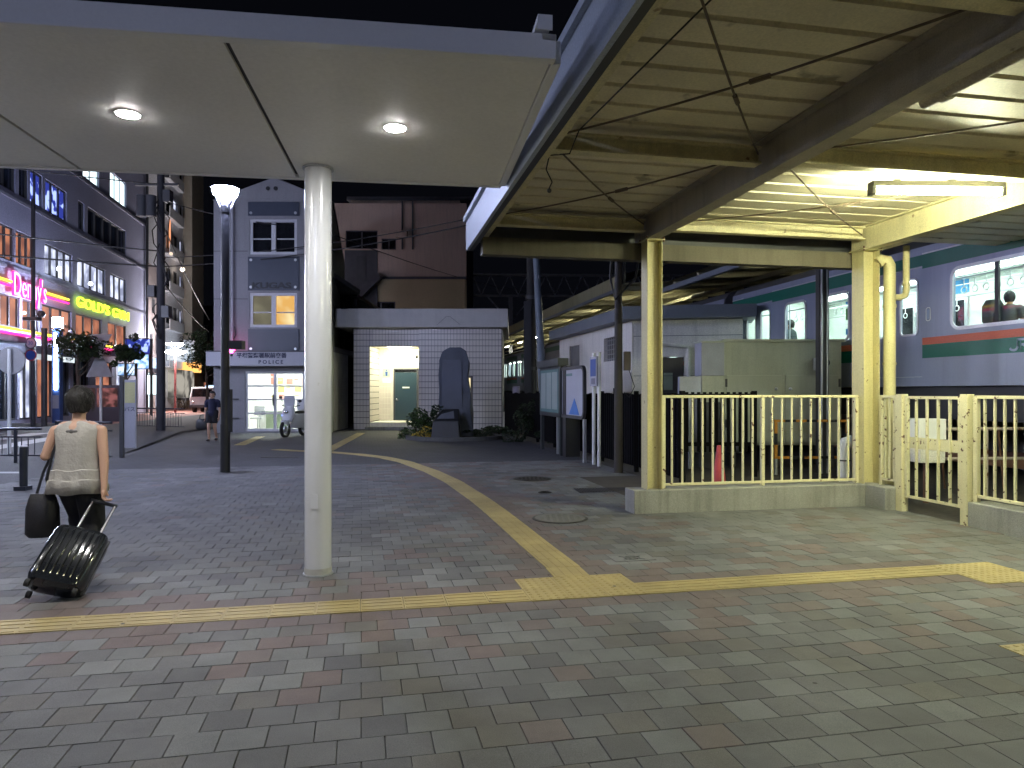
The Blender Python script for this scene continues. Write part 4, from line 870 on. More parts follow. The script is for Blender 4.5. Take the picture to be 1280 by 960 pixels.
# monument, base stone, planter
m_stone = mat('monument_stone', (.075,.085,.115), .6, var=.25, scale=1.6, bump=.8, bscale=14, grain=.12); m_stone2 = mat('dark_stone', (.014,.015,.018), .5, var=.3, bump=.6, bscale=20)
def rock(name, poly, y0, y1, m, parent, amp=.03, bev=.06):
    b = MB(); b.prism(poly, y0, y1); me = b.mesh(name, m, smooth=False); bm = bmesh.new(); bm.from_mesh(me)
    bmesh.ops.triangulate(bm, faces=bm.faces); 
    for _ in range(4): bmesh.ops.subdivide_edges(bm, edges=[e for e in bm.edges if e.calc_length() > .22], cuts=1, use_grid_fill=False); bmesh.ops.triangulate(bm, faces=[f for f in bm.faces if len(f.verts) > 4])
    for v in bm.verts: v.co += Vector((noise.noise(v.co*1.7), noise.noise(v.co*1.7+Vector((9,3,1))), noise.noise(v.co*2.1+Vector((2,8,5)))*.6))*amp*2.2
    bm.to_mesh(me); bm.free(); o = bpy.data.objects.new(name, me); COL.objects.link(o); o.parent = parent
    md = o.modifiers.new('b','BEVEL'); md.width = .02; md.limit_method = 'ANGLE'; md.angle_limit = R(50); return o
t = root('stone_monument', 'tall blue grey standing stone monument before the tiled toilet block', 'monument', (0,22.9,0))
def pz(px, py): v = P(px, py, 22.9); return (v.x, max(0, v.z))
rock('slab', [pz(x,y) for x,y in ((547.5,549),(548,500),(549,450),(554,439),(563,433.5),(575,434),(582,439),(585.5,452),(586.5,480),(589,505),(591,549))], 0, .62, m_stone, t)
MB().prism([pz(x,y) for x,y in ((552,520),(552.5,452),(554,450),(575,450),(577,458),(578,520))], -.055, -.03).build('inscribed_panel', mat('monument_panel',(.085,.095,.135),.45,var=.15,scale=2,bump=.3,bscale=50), t)
t = root('inscription_stone', 'low dark stone with a slanted inscribed top before the monument', 'stone', (0,22.0,0))
b = MB(); x0, x1 = P(539,0,22.1).x, P(576,0,22.1).x; b.add([(x0,-.1,0),(x1,-.15,0),(x1,.55,0),(x0,.5,0),(x0+.05,0,.60),(x1-.05,-.02,.62),(x1-.08,.5,.98),(x0+.3,.48,.96)], [(3,2,1,0),(0,1,5,4),(1,2,6,5),(2,3,7,6),(3,0,4,7),(4,5,6,7)]); b.build('stone_body', m_stone2, t, bevel=.03)
MB().add([(x0+.17,.07,.665),(x1-.2,.055,.675),(x1-.25,.40,.905),(x0+.38,.40,.895)],[(0,1,2,3)]).build('plaque', mat('plaque',(.14,.15,.18),.3), t)
t = root('planter_island', 'round kerbed planting island around the stone monument', 'planter', (-1.85,22.75,0))
outer = [(1.55*math.cos(a),1.25*math.sin(a)) for a in [2*math.pi*k/40 for k in range(40)]]; b = MB(); n = 40
vs = [(x*s,y*s,z) for s,z in ((1,-.01),(1,.12),(.92,.12),(.92,.02)) for x,y in outer]; b.add(vs, [(r*n+k,r*n+(k+1)%n,(r+1)*n+(k+1)%n,(r+1)*n+k) for r in range(3) for k in range(n)]); b.build('kerb', mat('kerb_dark',(.10,.10,.10),.85,streak=.3), t)
MB().add([(x*.93,y*.93,.07) for x,y in outer],[tuple(range(n))]).build('soil', m_dirt, t)
def leafmat(n, c): return mat(n, c, .55, var=.35, scale=2.5, grain=.1)
m_leaf = leafmat('leaf_green', (.045,.085,.025)); m_leafd = leafmat('leaf_dark', (.016,.030,.012)); m_leafd2 = leafmat('leaf_dim', (.035,.055,.015)); m_flow = leafmat('petal_yellow', (.55,.38,.04)); m_bark = mat('bark', (.08,.06,.045), .9, bump=.8, bscale=25)
def leaves(n, rad, size, cz=0, cx=0, cy=0, clumps=9, seed=1, squash=.8):
    r = random.Random(seed); b = MB(); cs = [(Vector((r.gauss(0,.45),r.gauss(0,.45),r.gauss(0,.4))), r.uniform(.25,.5)) for _ in range(clumps)]
    for _ in range(n):
        c_, cr = r.choice(cs); d = Vector((r.gauss(0,1),r.gauss(0,1),r.gauss(0,1))).normalized()*cr*r.uniform(.5,1)**.4; p = c_+d; p = Vector((cx+p.x*rad, cy+p.y*rad, max(.02, cz+p.z*rad*squash)))
        u = Vector((r.gauss(0,1),r.gauss(0,1),r.gauss(0,.6))).normalized(); v = u.orthogonal().normalized(); s = size*r.uniform(.6,1.3)
        b.add([p-u*s, p+v*s*.45, p+u*s, p-v*s*.45], [(0,1,2,3)], 1 if r.random() < .35 else 0)
    return b
def shrub(loc, rad, h, label, mats, n=700, size=.055, seed=1, name='shrub', cat='shrub'):
    t = root(name, label, cat, loc); leaves(n, rad, size, h*.5, seed=seed, squash=h/rad*.62, clumps=12).build('foliage', mats, t, smooth=False); b = MB()
    for k in range(5): b.tube([(0,0,0),(rad*.3*math.cos(k*1.3),rad*.3*math.sin(k*1.3),h*.55)],[.02,.008],5)
    b.build('stems', m_bark, t); return t
shrub((-3.05,23.2,.0), .62, .95, 'green leafy shrub left of the stone monument', [m_leaf,m_leafd], 1500, .055, 3)
shrub((-2.35,22.9,.05), .45, .95, 'dark shrub tight against the left side of the monument', [m_leafd,m_leafd], 900, .05, 4)
shrub((-2.68,22.15,.0), .34, .30, 'low clump of yellow flowers at the kerb of the planter', [m_flow,m_leaf], 900, .028, 5, 'flower_clump', 'flowers')
shrub((-1.0,22.9,.05), .4, .25, 'low dark ground plant right of the monument', [m_leafd,m_leafd], 500, .04, 6)
shrub((-.5,24.8,0), .9, .35, 'low dark plants against the tiled wall by the thick pole', [m_leafd,m_leaf], 900, .05, 7)
shrub((1.25,20.6,0), .6, .4, 'dark weeds beside the notice board legs', [m_leafd,m_leafd], 700, .05, 9)
for k,(a_,b_) in enumerate(((4.5,21.0),)):
    v = grid(a_, b_); shrub((v.x,v.y,0), .42, 1.0, ['dark bush behind the notice board','middle dark bush along the picket fence','dark bush beside the thick utility pole'][k], [m_leafd,m_leafd], 1000, .05, 20+k, 'bush')
t = root('air_unit', 'small pale air conditioning unit on the ground right of the tiled block', 'air conditioner', (.05,26.6,0)); MB().box(-.4,.4,0,.3,.1,.75).build('case', m_hut, t, bevel=.02); MB().tube([(0,-.012,.43),(0,-.001,.43)],.24,20).build('fan_grille', m_dkgrey, t)

# ================================================================== POLICE BOX
m_kob = mat('police_wall', (.235,.23,.25), .7, var=.05, scale=1, streak=.12, bump=.1); m_kobp = mat('police_panel', (.05,.06,.088), .4, var=.1); m_kobs = mat('police_sign', (.38,.38,.43), .4, var=.04); m_side = mat('police_side', (.30,.33,.28), .7, streak=.4)
kb = root('police_box', 'narrow three storey grey police box with a gabled top', 'police box', (0,26,0))
X0, X1 = -10.93, -6.65
MB().wall(X0,X1,0,8.53,[(-9.61,-7.88,6.54,7.83),(-9.61,-7.88,3.87,5.13),(-9.78,-7.60,.06,2.26)],0,.22).build('front_wall', m_kob, kb)
MB().prism([(X0-.03,8.531),(X1+.03,8.531),((X0+X1)/2+.05,9.35)], -.02, .3).build('gable', m_kob, kb)
for x in (-8.93,-8.65): MB().cyl((x,-.05,8.95),(x,-.021,8.95),.075,n=14).build('gable_vent', m_black, kb)
MB().loft([[(x+dx,y,z) for x,z in ((X0-.12,8.52),((X0+X1)/2+.05,9.46),(X1+.06,8.52),((X0+X1)/2+.05,9.38))] for y,dx in ((.301,0),(12.8,-2.55))]).build('roof', m_dkgrey, kb)
MB().add([(X1,.221,0),(X1-2.5,12.8,0),(X1-2.5,12.8,8.5),(X1,.221,8.5),(X1-.2,.221,0),(X1-2.7,12.8,0),(X1-2.7,12.8,8.5),(X1-.2,.221,8.5)],[(0,1,2,3),(7,6,5,4),(0,3,7,4),(1,5,6,2)]).build('side_wall', m_side, kb)
MB().box(X0,X0+.2,.221,8,0,8.5).build('left_wall', m_kob, kb)
for z in (3.05,5.9): MB().box(X0+.2,X1-.2,.221,6,z,z+.2).build('floor_slab', m_kob, kb)
for z0,z1 in ((7.95,8.45),(5.22,6.45),(2.98,3.80)):
    q = MB().box(-9.66,-7.80,-.045,-.002,z0,z1).build('panel', m_kobp, kb)
    for x in (-9.55,-7.92):
        for z in ((z0+.1,) if z1-z0 < .9 else (z0+.12,z1-.12)): MB().cyl((x,-.065,z),(x,-.046,z),.05,n=12).build('bolt_cap', m_alu, q)
def wframe(parent, x0,x1,z0,z1,y,m_f,panes,label=None,th=.06):
    f = MB(); f.box(x0,x1,y-.05,y+.03,z0,z0+th).box(x0,x1,y-.05,y+.03,z1-th,z1).box(x0,x0+th,y-.049,y+.029,z0+th,z1-th).box(x1-th,x1,y-.049,y+.029,z0+th,z1-th)
    n = len(panes)
    for k in range(1,n): xm = x0+(x1-x0)*k/n; f.box(xm-th*.8,xm+th*.8,y-.048,y+.028,z0+th,z1-th)
    o = f.build('window', m_f, parent)
    for k, pm_ in enumerate(panes): xa = x0+(x1-x0)*k/n; MB().box(xa+.02,xa+(x1-x0)/n-.02,y+.031,y+.04,z0+.02,z1-.02).build('pane', pm_, o)
    return o
m_wh = mat('frame_white', (.55,.55,.58), .4, var=.03)
wf = wframe(kb,-9.61,-7.88,6.54,7.83,.08,m_wh,[m_dglass,m_dglass],th=.1)
wf2 = wframe(kb,-9.61,-7.88,3.87,5.13,.08,m_wh,[emi('frosted_dim',(.20,.19,.13),1.,(.12,.11,.08),1.5),emi('frosted_warm',(.95,.82,.45),1.0,(.75,.42,.12),1.2,(.42,.6))],th=.1)
for zc, f_ in ((7.1,wf),(4.4,wf2)): MB().box(-9.5,-8.85,.05,.10,zc,zc+.04).box(-8.63,-8.0,.05,.10,zc,zc+.04).build('sash_bar', m_wh, f_)
text('wall_letters', 'KUGAS', .30, mat('letter_dark',(.02,.022,.03),.5), kb, (-8.8,-.06,5.38), ext=.01, bold=.012, sx=1.5)
sb = MB().box(X0-.05,X1-.0,-.55,-.002,2.44,2.94).build('signboard', m_kobs, kb, bevel=.01); MB().box(X0-.07,X1+.02,-.57,-.002,2.941,2.98).build('signboard_cap', m_dkgrey, sb)
mtx = mat('letter_navy', (.015,.02,.06), .5)
text('sign_letters', '平塚警察署駅前交番', .20, mtx, sb, (-8.98,-.556,2.80), bold=.004, sx=1.0)
text('sign_letters', 'P O L I C E', .19, mtx, sb, (-8.65,-.556,2.57), bold=.003)
# glazed entrance with a real room behind
fr = MB(); xa, xb = -9.78, -7.60; xm = -8.70
fr.box(xa,xb,.04,.12,.06,.16).box(xa,xb,.04,.12,2.17,2.26)
for x in (xa+.04,xm,xb-.04): fr.box(x-.05,x+.05,.041,.119,.161,2.169)
for z in (.72,1.22,1.72): fr.box(xa+.09,xb-.09,.05,.11,z-.03,z+.03)
e = fr.build('entrance_door', m_wh, kb); MB().box(xa,xb,.125,.13,.1,2.2).build('pane', m_glass, e)
MB().box(-8.78,-8.74,-.0,.035,1.0,1.4).build('handle', m_black, e)
rm = MB(); rm.box(X0+.21,X1-.21,3.6,3.7,0,3.04).box(X0+.21,X0+.3,.23,3.6,0,3.04).box(X1-.3,X1-.21,.23,3.6,0,3.04); rm.build('room_wall', mat('room_white',(.72,.72,.68),.7), kb)
MB().box(X0+.22,X1-.22,.23,3.6,.01,.05).build('room_floor', m_hut, kb); MB().box(-9.8,-7.6,1.2,1.5,2.85,2.95).build('room_lamp', lamp('room_lamp',(1,1,.92),24), kb)
mp_ = [mat('poster_red',(.55,.2,.15),.6), mat('poster_white',(.75,.75,.72),.6), mat('poster_teal',(.05,.5,.42),.6), mat('poster_yellow',(.7,.6,.15),.6), mat('poster_pink',(.7,.4,.35),.6)]
rr_ = random.Random(4)
for i in range(8):
    for j in range(4):
        x = -10.1+.33*i+rr_.random()*.05; z = 1.15+.33*j+rr_.random()*.04; h_ = .2+rr_.random()*.09
        pm__ = MB().box(x,x+.2+rr_.random()*.08,3.58,3.598,z,z+h_).build('poster', mp_[rr_.choice((1,1,1,4,3,0))] if not (i == 6 and j > 1) else mp_[2], kb)
        if rr_.random() < .6: MB().box(x+.02,x+.19,3.572,3.579,z+h_*.55,z+h_*.75).build('print_band', mp_[rr_.choice((0,0,3,4))], pm__)
dk = root('office_desk', 'pale green office desk inside the police box', 'desk', (-9.0,27.6,.05)); MB().box(-.75,.75,-.35,.35,.70,.74).build('desk_top', m_wh, dk); MB().box(-.45,.55,-.34,-.31,.02,.69).build('front_panel', mat('desk_green',(.30,.36,.24),.5), dk)
for x in (-.72,.68): MB().box(x,x+.04,-.33,.33,0,.69).build('leg', m_alu, dk)
for k, x in enumerate((-9.75,-8.05)):
    t = root('office_chair', ['office chair left of the desk inside the police box','office chair right of the desk behind the scooter'][k], 'chair', (x,27.2,.05)); MB().box(-.22,.22,-.2,.2,.42,.48).build('seat', m_black if k else m_wh, t); MB().box(-.2,.2,.2,.24,.55,.9).build('backrest', m_wh, t); MB().cyl((0,0,.05),(0,0,.42),.03).build('pedestal', m_alu, t)
    b = MB(); [b.bar((0,0,.05),(.26*math.cos(a),.26*math.sin(a),.03),.03,.03) for a in (0,1.26,2.5,3.77,5.03)]; b.build('foot', m_black, t)
MB().box(-10.45,-10.0,-.06,-.03,1.22,1.26).box(-10.45,-10.0,-.06,-.03,.52,.56).build('hand_rail', m_dkgrey, kb)
MB().tube([(-10.22,-.06,8.3),(-10.22,-.06,3.0)],.035,8).build('downpipe', m_kobs, kb); MB().tube([(-10.15,-.05,3.9),(-10.1,-.05,3.6),(-10.2,-.05,3.4)],.015,5).build('cable', m_wire, kb)
for z in (6.55+.1,4.9): MB().box(X0,-9.68,-.004,-.001,z,z+.02).build('wall_joint', m_dkgrey, kb)
t = root('beacon_lamp', 'glowing red beacon lamp above the police box sign', 'beacon', (-10.06,25.55,2.98)); MB().sphere((0,-.05,0),(.10,.10,.10),14,10).build('globe', emi('beacon_red',(1,.03,.28),34), t); MB().cyl((0,-.05,-.2),(0,-.05,-.1),.07,n=12).build('socket', m_black, t); MB().box(-.03,.03,-.03,.4,-.2,-.14).build('arm', m_black, t)
# scooter
c = G(362.5,546); t = root('scooter', 'white police delivery scooter with a windshield parked by the glass doors', 'scooter', (c.x+.03,c.y+.35,0), R(-14))
m_scw = mat('scooter_white',(.62,.63,.68),.25,coat=.4,var=.03,grain=0)
def wheel(y):
    o = MB().tube([(-.0+.0,y+.24*math.cos(a),.27+.24*math.sin(a)) for a in [2*math.pi*k/24 for k in range(25)]], .058, 10).build('wheel', m_rub, t); MB().cyl((-.05,y,.27),(.05,y,.27),.10,n=16).build('hub', m_alu, o)
wheel(-.55); wheel(.6)
MB().loft([[(.13*math.cos(a),-.56+.30*math.sin(a)*0+y,z) for a in [2*math.pi*k/16 for k in range(16)] for y in [.16*math.sin(a)]] for z in (.42,.56)]).build('front_fender', m_scw, t)
MB().loft([[( w_*math.cos(a), y0+d_*math.sin(a), z) for a in [2*math.pi*k/20 for k in range(20)]] for z,w_,d_,y0 in ((.50,.15,.10,-.40),(.62,.22,.12,-.40),(.80,.24,.12,-.36),(.95,.20,.11,-.32),(1.03,.13,.08,-.28))]).build('front_cowl', m_scw, t, bevel=0)
MB().loft([[( w_*math.cos(a), y0+d_*math.sin(a), z) for a in [2*math.pi*k/20 for k in range(20)]] for z,w_,d_,y0 in ((.28,.14,.5,.35),(.45,.18,.55,.35),(.62,.18,.5,.4),(.76,.14,.42,.42))]).build('body', m_scw, t)
MB().loft([rr3(.14,.3,.08,.77), rr3(.14,.3,.08,.85)]).build('seat', m_black, t).location = (0,.25,0)
MB().box(-.24,.24,.55,.98,.86,1.26).build('top_box', m_scw, t, bevel=.04)
MB().prism([(-.19,1.03),(.19,1.03),(.21,1.24),(.19,1.38),(-.19,1.38),(-.21,1.24)],-.30,-.285).build('windshield', mat('windshield_haze',(.45,.46,.5),.15), t)
MB().tube([(-.34,-.2,1.05),(-.2,-.24,1.02),(.2,-.24,1.02),(.34,-.2,1.05)],.018,8).build('handlebar', m_black, t)
for s in (-1,1):
    MB().sphere((s*.36,-.24,1.32 if s < 0 else 1.2),(.075,.02,.05),12,8).tube([(s*.26,-.22,1.06),(s*.35,-.22,1.28 if s < 0 else 1.16)],.008,6).build('mirror', m_black, t)
MB().sphere((0,-.5,.83),(.09,.05,.06),12,8).build('headlight', m_chrome, t); MB().sphere((-.17,-.47,.72),(.03,.02,.03)).build('indicator', emi('small_blue',(.3,.4,1),2), t)
for s in (-1,1): MB().tube([(s*.09,-.42,.7),(s*.085,-.55,.27)],.022,8).build('fork', m_alu, t)

# ================================================================== STREET LAMP NEAR
m_lampg = lamp('lamp_glass', (.57,.64,1.), 225)
c = G(281.5,590); t = root('street_lamp', 'black street lamp post with a glowing conical glass head', 'street lamp', (c.x,c.y,0))
MB().cyl((0,0,0),(0,0,4.88),.082,.074,24).build('pole', m_black, t); MB().cyl((0,0,0),(0,0,.9),.09,n=24).build('pole_base', m_black, t); MB().box(.06,.12,-.05,.05,.75,1.55).build('service_hatch', m_black, t)
MB().cyl((0,0,4.86),(0,0,4.98),.085,.10,20).build('collar', m_black, t)
for k in range(4): a = R(45+90*k); MB().bar((.095*math.cos(a),.095*math.sin(a),4.95),(.235*math.cos(a),.235*math.sin(a),5.27),.016,.016).build('cage_rod', m_alu, t)
MB().tube([(0,0,5.16),(0,0,5.20),(0,0,5.27),(0,0,5.31)],[.15,.21,.235,.20],24).build('lens', m_lampg, t)
MB().cyl((0,0,4.97),(0,0,5.155),.03,.13,20).build('reflector', mat('lamp_reflector',(.8,.82,.9),.3), t)
MB().cyl((0,0,5.312),(0,0,5.36),.25,.10,24).build('cap', m_black, t)
MB().box(.08,.34,-.08,.1,2.30,2.46).build('speaker', m_black, t)
for k,(x,y) in enumerate(((-13,3.5),(-15.2,19),(-4,-9))):   # one inferred at left; two unseen ones added to light facades and canopy
    c_ = copy_tree(t); c_.location = (x,y,0); c_['label'] = ['black street lamp left of the canopy','black street lamp across the bus bay','black street lamp behind the viewer'][k]

# ================================================================== BACKGROUND BUILDINGS
def gb(name, label, x0, x1, y0, y1, h, m, cat='building', rz=0, wins=(), m_f=None, roofm=None):
    """x0..x1 face width in metres around the root, wins = [(xa, xb, za, zb, pane material)]"""
    t = root(name, label, cat, (x0, y0, 0), rz); W = x1-x0
    MB().wall(0,W,0,h,[w_[:4] for w_ in wins],0,.3).build('front_wall', m, t)
    MB().box(0,.3,.301,y1-y0,0,h).box(W-.3,W,.301,y1-y0,0,h).box(.3,W-.3,y1-y0-.3,y1-y0,0,h).build('wall', m, t)
    MB().box(.301,W-.301,.301,y1-y0-.301,h-.3,h-.02).build('roof', roofm or m_dkgrey, t)
    for w_ in wins: wframe(t, *w_[:4], .15, m_f or m_alu, w_[5] if len(w_) > 5 else [w_[4]]*2, th=.05)
    return t
# mauve building behind the toilet block
m_mauve = mat('mauve_wall', (.62,.48,.39), .8, var=.1, scale=.5, streak=.2); m_mauve2 = mat('ochre_wall', (.52,.43,.26), .8, var=.12, scale=.5); m_tank = mat('dim_grey',(.09,.09,.10),.8)
def mx(px, Y): return (px-640)/F*Y
Y = 45.
def mz(py, Y=45.): return H+(490-py)/F*Y
t = root('apartment_building', 'dim mauve apartment building with a diagonal outside stair behind the toilet block', 'building', (0,Y,0))
wn = [(mx(432,Y),mx(472,Y),mz(311),mz(288)),(mx(477,Y),mx(495,Y),mz(312),mz(298)),(mx(458,Y),mx(494,Y),mz(389),mz(377))]
MB().wall(mx(411,Y),mx(583,Y),mz(347),mz(254),wn,0,.3).build('upper_wall', m_mauve, t)
MB().wall(mx(411,Y),mx(583,Y),0,mz(347)-.01,wn,0.05,.3).build('lower_wall', m_mauve2, t)
MB().box(mx(411,Y),mx(583,Y),.301,8,0,mz(254)-.1).build('building_core', m_tank, t)
MB().box(mx(430,Y),mx(572,Y),2,8,mz(256),mz(240)).build('penthouse', m_mauve, t); MB().box(mx(425,Y),mx(590,Y),1.8,8.2,mz(240),mz(236)).build('roof', m_tank, t)
for w_ in wn: wframe(t,*w_,.12,m_tank,[m_dglass]*2,th=.06)
MB().box(mx(470,Y),mx(583,Y),-.12,-.001,mz(349),mz(346)).build('ledge', m_tank, t)
MB().box(mx(431,Y),mx(472,Y),-.05,-.001,mz(392),mz(313)).build('stair_wall', m_tank, t); MB().bar((mx(432,Y),-.4,mz(388)),(mx(476,Y),-.4,mz(345)),.6,.5).build('stair', m_tank, t); MB().box(mx(446,Y),mx(458,Y),-.08,-.051,mz(360),mz(320)).build('stair_door', m_dkgrey, t)  # flat dark panel stands in for the shadow of the stair recess
for px in (503,516): MB().tube([(mx(px,Y),-.08,mz(312)),(mx(px,Y),-.08,mz(252))],.05,6).build('downpipe', m_tank, t)
MB().tube([(mx(581,Y),-.08,mz(390)),(mx(581,Y),-.08,mz(350))],.06,6).build('downpipe', m_mauve2, t)
ac = MB().box(mx(496,Y),mx(510,Y),-.5,-.1,mz(298),mz(290)).build('air_unit', m_mauve, t)
MB().box(mx(520,Y),mx(545,Y),3,4,mz(240),mz(232)).build('roof_tank', m_tank, t)
# dark alley house between police box and toilet block
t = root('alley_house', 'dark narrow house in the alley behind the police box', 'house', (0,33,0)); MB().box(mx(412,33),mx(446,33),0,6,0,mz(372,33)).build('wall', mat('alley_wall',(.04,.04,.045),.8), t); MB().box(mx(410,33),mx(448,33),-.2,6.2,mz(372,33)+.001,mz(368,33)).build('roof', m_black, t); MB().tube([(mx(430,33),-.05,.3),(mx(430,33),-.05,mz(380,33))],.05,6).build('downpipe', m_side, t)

# ---- restaurant and gym building on the left street front
FC = TH+R(90)
def front(c, Y0): return Vector((c-.2*Y0, Y0, 0))
m_bldg = mat('street_wall_blue_grey', (.30,.31,.44), .7, var=.08, scale=.4, streak=.15); m_bldg2 = mat('band_dark', (.22,.225,.30), .6)
YS = 22.; cs_ = math.cos(TH)
def SY(px, c=-15.8): return (F*c/(px-463)-YS)/cs_
dn = root('restaurant_building', 'blue grey five storey building with restaurant and gym neon signs', 'building', front(-15.8,YS), FC)
ends = SY(183)
warm = emi('warm_interior', (.62,.24,.14), .85, (.25,.10,.08), 1.3, (.42,.62)); warm2 = emi('salmon_interior', (.75,.33,.22), .9, (.42,.2,.16), .9, (.4,.6))
cool = emi('cool_interior', (.7,.75,.95), 1.5, (.2,.22,.32), 1.2, (.4,.6)); lit = emi('bright_window', (.75,.95,1.), 2.4); bluelit = emi('blue_window', (.35,.45,1.), 1.6, (.02,.03,.2), 2.2, (.45,.5)); darkw = mat('dark_window_blue',(.02,.028,.05),.15,var=.4,grain=0)
rows = []
def addrow(z0, z1, groups): rows.extend([(SY(a),SY(b_),z0,z1,m_,n) for a,b_,m_,n in groups])
addrow(4.35,5.75,[(-160,-95,warm2,3),(-90,-15,warm2,3),(-10,25,warm2,3),(28,50,warm2,2),(53,90,warm2,3),(95,128,warm,3),(135,158,warm,2)])
addrow(7.25,8.75,[(-160,-95,warm,3),(-90,-20,warm,3),(-12,18,warm,3),(20,43,warm,3),(56,91,cool,4),(97,132,cool,4),(138,158,cool,3)])
addrow(10.35,11.9,[(-90,-20,darkw,3),(-8,20,darkw,2),(24,36,darkw,1),(38,54,bluelit,2),(57,84,bluelit,3),(98,106,darkw,1),(110,158,darkw,5)])
addrow(13.4,15.0,[(-60,20,darkw,3),(30,80,darkw,3),(104,124,lit,2),(138,158,lit,3)])
addrow(.25,3.3,[(-150,-70,darkw,3),(-60,-10,darkw,3),(-5,22,darkw,2),(25,42,cool,2),(47,66,warm,2),(70,88,darkw,2),(92,112,darkw,2),(120,140,warm,2),(146,160,cool,2)])
MB().wall(0,ends,0,18,[r_[:4] for r_ in rows],0,.35).build('front_wall', m_bldg, dn)
MB().box(0,ends,.351,10,0,17.9).build('building_core', m_bldg2, dn)
for r_ in rows: wframe(dn,*r_[:4],.12,m_dkgrey if r_[4] is not lit else m_alu,[r_[4]]*r_[5],th=.07)
for z in (6.9,10.0,13.1): MB().box(0,ends,-.06,-.001,z,z+.15).build('string_course', m_bldg2, dn)
MB().box(0,SY(128),-.9,-.001,3.6,3.95).build('canopy_ledge', m_bldg2, dn)
MB().tube([(ends-.2,-.12,.0),(ends-.2,-.12,18)],.09,8).build('downpipe', m_dkgrey, dn)
n_pink = emi('neon_pink',(1,.03,.24),3.2); n_yel = emi('neon_yellow',(1,.6,.05),3.5); n_gold = emi('neon_lime',(.62,1,.04),3.2); n_core = emi('neon_pale_pink',(1,.45,.7),3)
def strip(sa, sb, z, y=-.95):
    MB().tube([(sa,y,z+.17),(sb,y,z+.17)],.055,8).build('neon_tube_yellow', n_yel, dn); MB().tube([(sa,y,z-.02),(sb,y,z-.02)],.055,8).build('neon_tube_pink', n_pink, dn)
strip(0,SY(40),3.95); strip(SY(46),SY(106),3.95); strip(SY(109),SY(118),3.93); strip(SY(134),SY(160),3.90)
strip(0,SY(12),6.15,-.15); strip(SY(51),SY(82),6.12,-.15)
ln = (SY(50)-SY(11)); cxs = (SY(50)+SY(11))/2
text('neon_letters', "Denny's", 1.5, n_pink, dn, (cxs,-.2,6.2), ext=.04, bold=.018, sx=ln/4.45)
text('neon_letters_core', "Denny's", 1.5, n_core, dn, (cxs,-.26,6.2), ext=.01, bold=-.018, sx=ln/4.45)
for wd, pa_, pb_ in (("GOLD'S",92,134),("GYM",137,159)): text('neon_letters', wd, .80, n_gold, dn, ((SY(pa_)+SY(pb_))/2,-.15,6.33), ext=.04, bold=.006, sx=(SY(pb_)-SY(pa_))/(2.75 if wd != 'GYM' else 1.75))
m_flood = lamp('flood_white',(.85,.95,1.),7)
for px, z in ((60,7.55),(101,7.42),(15,5.0),(62,4.6),(108,4.6)): MB().sphere((SY(px),-.5,z),(.13,.10,.10) if z > 7 else (.08,.08,.08),10,6).build('flood_lamp', m_flood if z > 7 else emi('warm_spot',(1,.75,.55),6), dn)
MB().box(SY(14),SY(66),-1.0,-.95,2.95,3.2).build('fascia_light', emi('shop_fascia_light',(.8,.9,.95),1.1,(.3,.33,.36),.7,(.45,.6)), dn)
# ---- pinkish low shop building beyond
m_pinkw = mat('pink_grey_wall',(.20,.17,.17),.8,var=.1)
def along(c, pxa, pxb, h, name, label, m, rowsdef, cat='building', depth=8):
    Ya = F*c/(pxa-463); Yb = F*c/(pxb-463); t = root(name, label, cat, front(c,Ya), FC); L_ = (Yb-Ya)/cs_
    S_ = lambda px: (F*c/(px-463)-Ya)/cs_
    ws = [(S_(a),S_(b_),z0,z1,m_,n) for z0,z1,gs in rowsdef for a,b_,m_,n in gs]
    MB().wall(0,L_,0,h,[r_[:4] for r_ in ws],0,.3).build('front_wall', m, t); MB().box(0,L_,.301,depth,0,h-.1).build('building_core', m, t)
    for r_ in ws: wframe(t,*r_[:4],.1,m_dkgrey,[r_[4]]*r_[5],th=.08)
    return t, S_, L_
t, S_, L_ = along(-16.3,184,203,11,'shop_building','low pinkish shop building behind the tall utility pole',m_pinkw,[(7.4,8.6,[(190,195,darkw,2)]),(4.4,5.9,[(188,192,darkw,1),(195,199,darkw,2)]),(.3,3.0,[(186,193,lit,2),(195,201,cool,2)])])
MB().box(S_(186),S_(196),-.6,-.001,3.3,4.0).build('shop_sign', emi('sign_blue_white',(.35,.55,1),1.6,(.9,.95,1),3), t)
m_tower = mat('tower_white',(.78,.79,.84),.6,var=.05,scale=.3); m_beige = mat('tower_beige',(.30,.27,.22),.7)
mwx = [(208,214),(217,222),(225,228)]
t, S_, L_ = along(-17.4,204,229,27,'apartment_tower','tall white apartment tower with slanting balconies',m_tower,[(z,z+1.6,[(a,b_,darkw if (k*7+int(z)) % 3 else cool,1) for k,(a,b_) in enumerate(mwx)]) for z in (4.2,7.4,10.6,13.8,17.0,20.2)])
for z in (3.6,6.8,10.0,13.2,16.4,19.6,22.8): MB().box(S_(206),S_(224),-.45,-.001,z,z+.10).box(S_(206),S_(224),-.45,-.38,z+.101,z+.9).build('balcony', m_tower, t)
MB().box(S_(211.5),S_(213),-.05,-.001,14,16.5).build('corridor_light', emi('corridor_orange',(1,.4,.2),1.1), t)
MB().sphere((S_(218),-.7,12.4),(.2,.2,.2),10,6).build('wall_lamp', emi('wall_lamp',(1,.8,.6),5), t)
MB().box(L_+.01,L_+4.6,-.8,7,0,27).build('end_pier', m_beige, t)
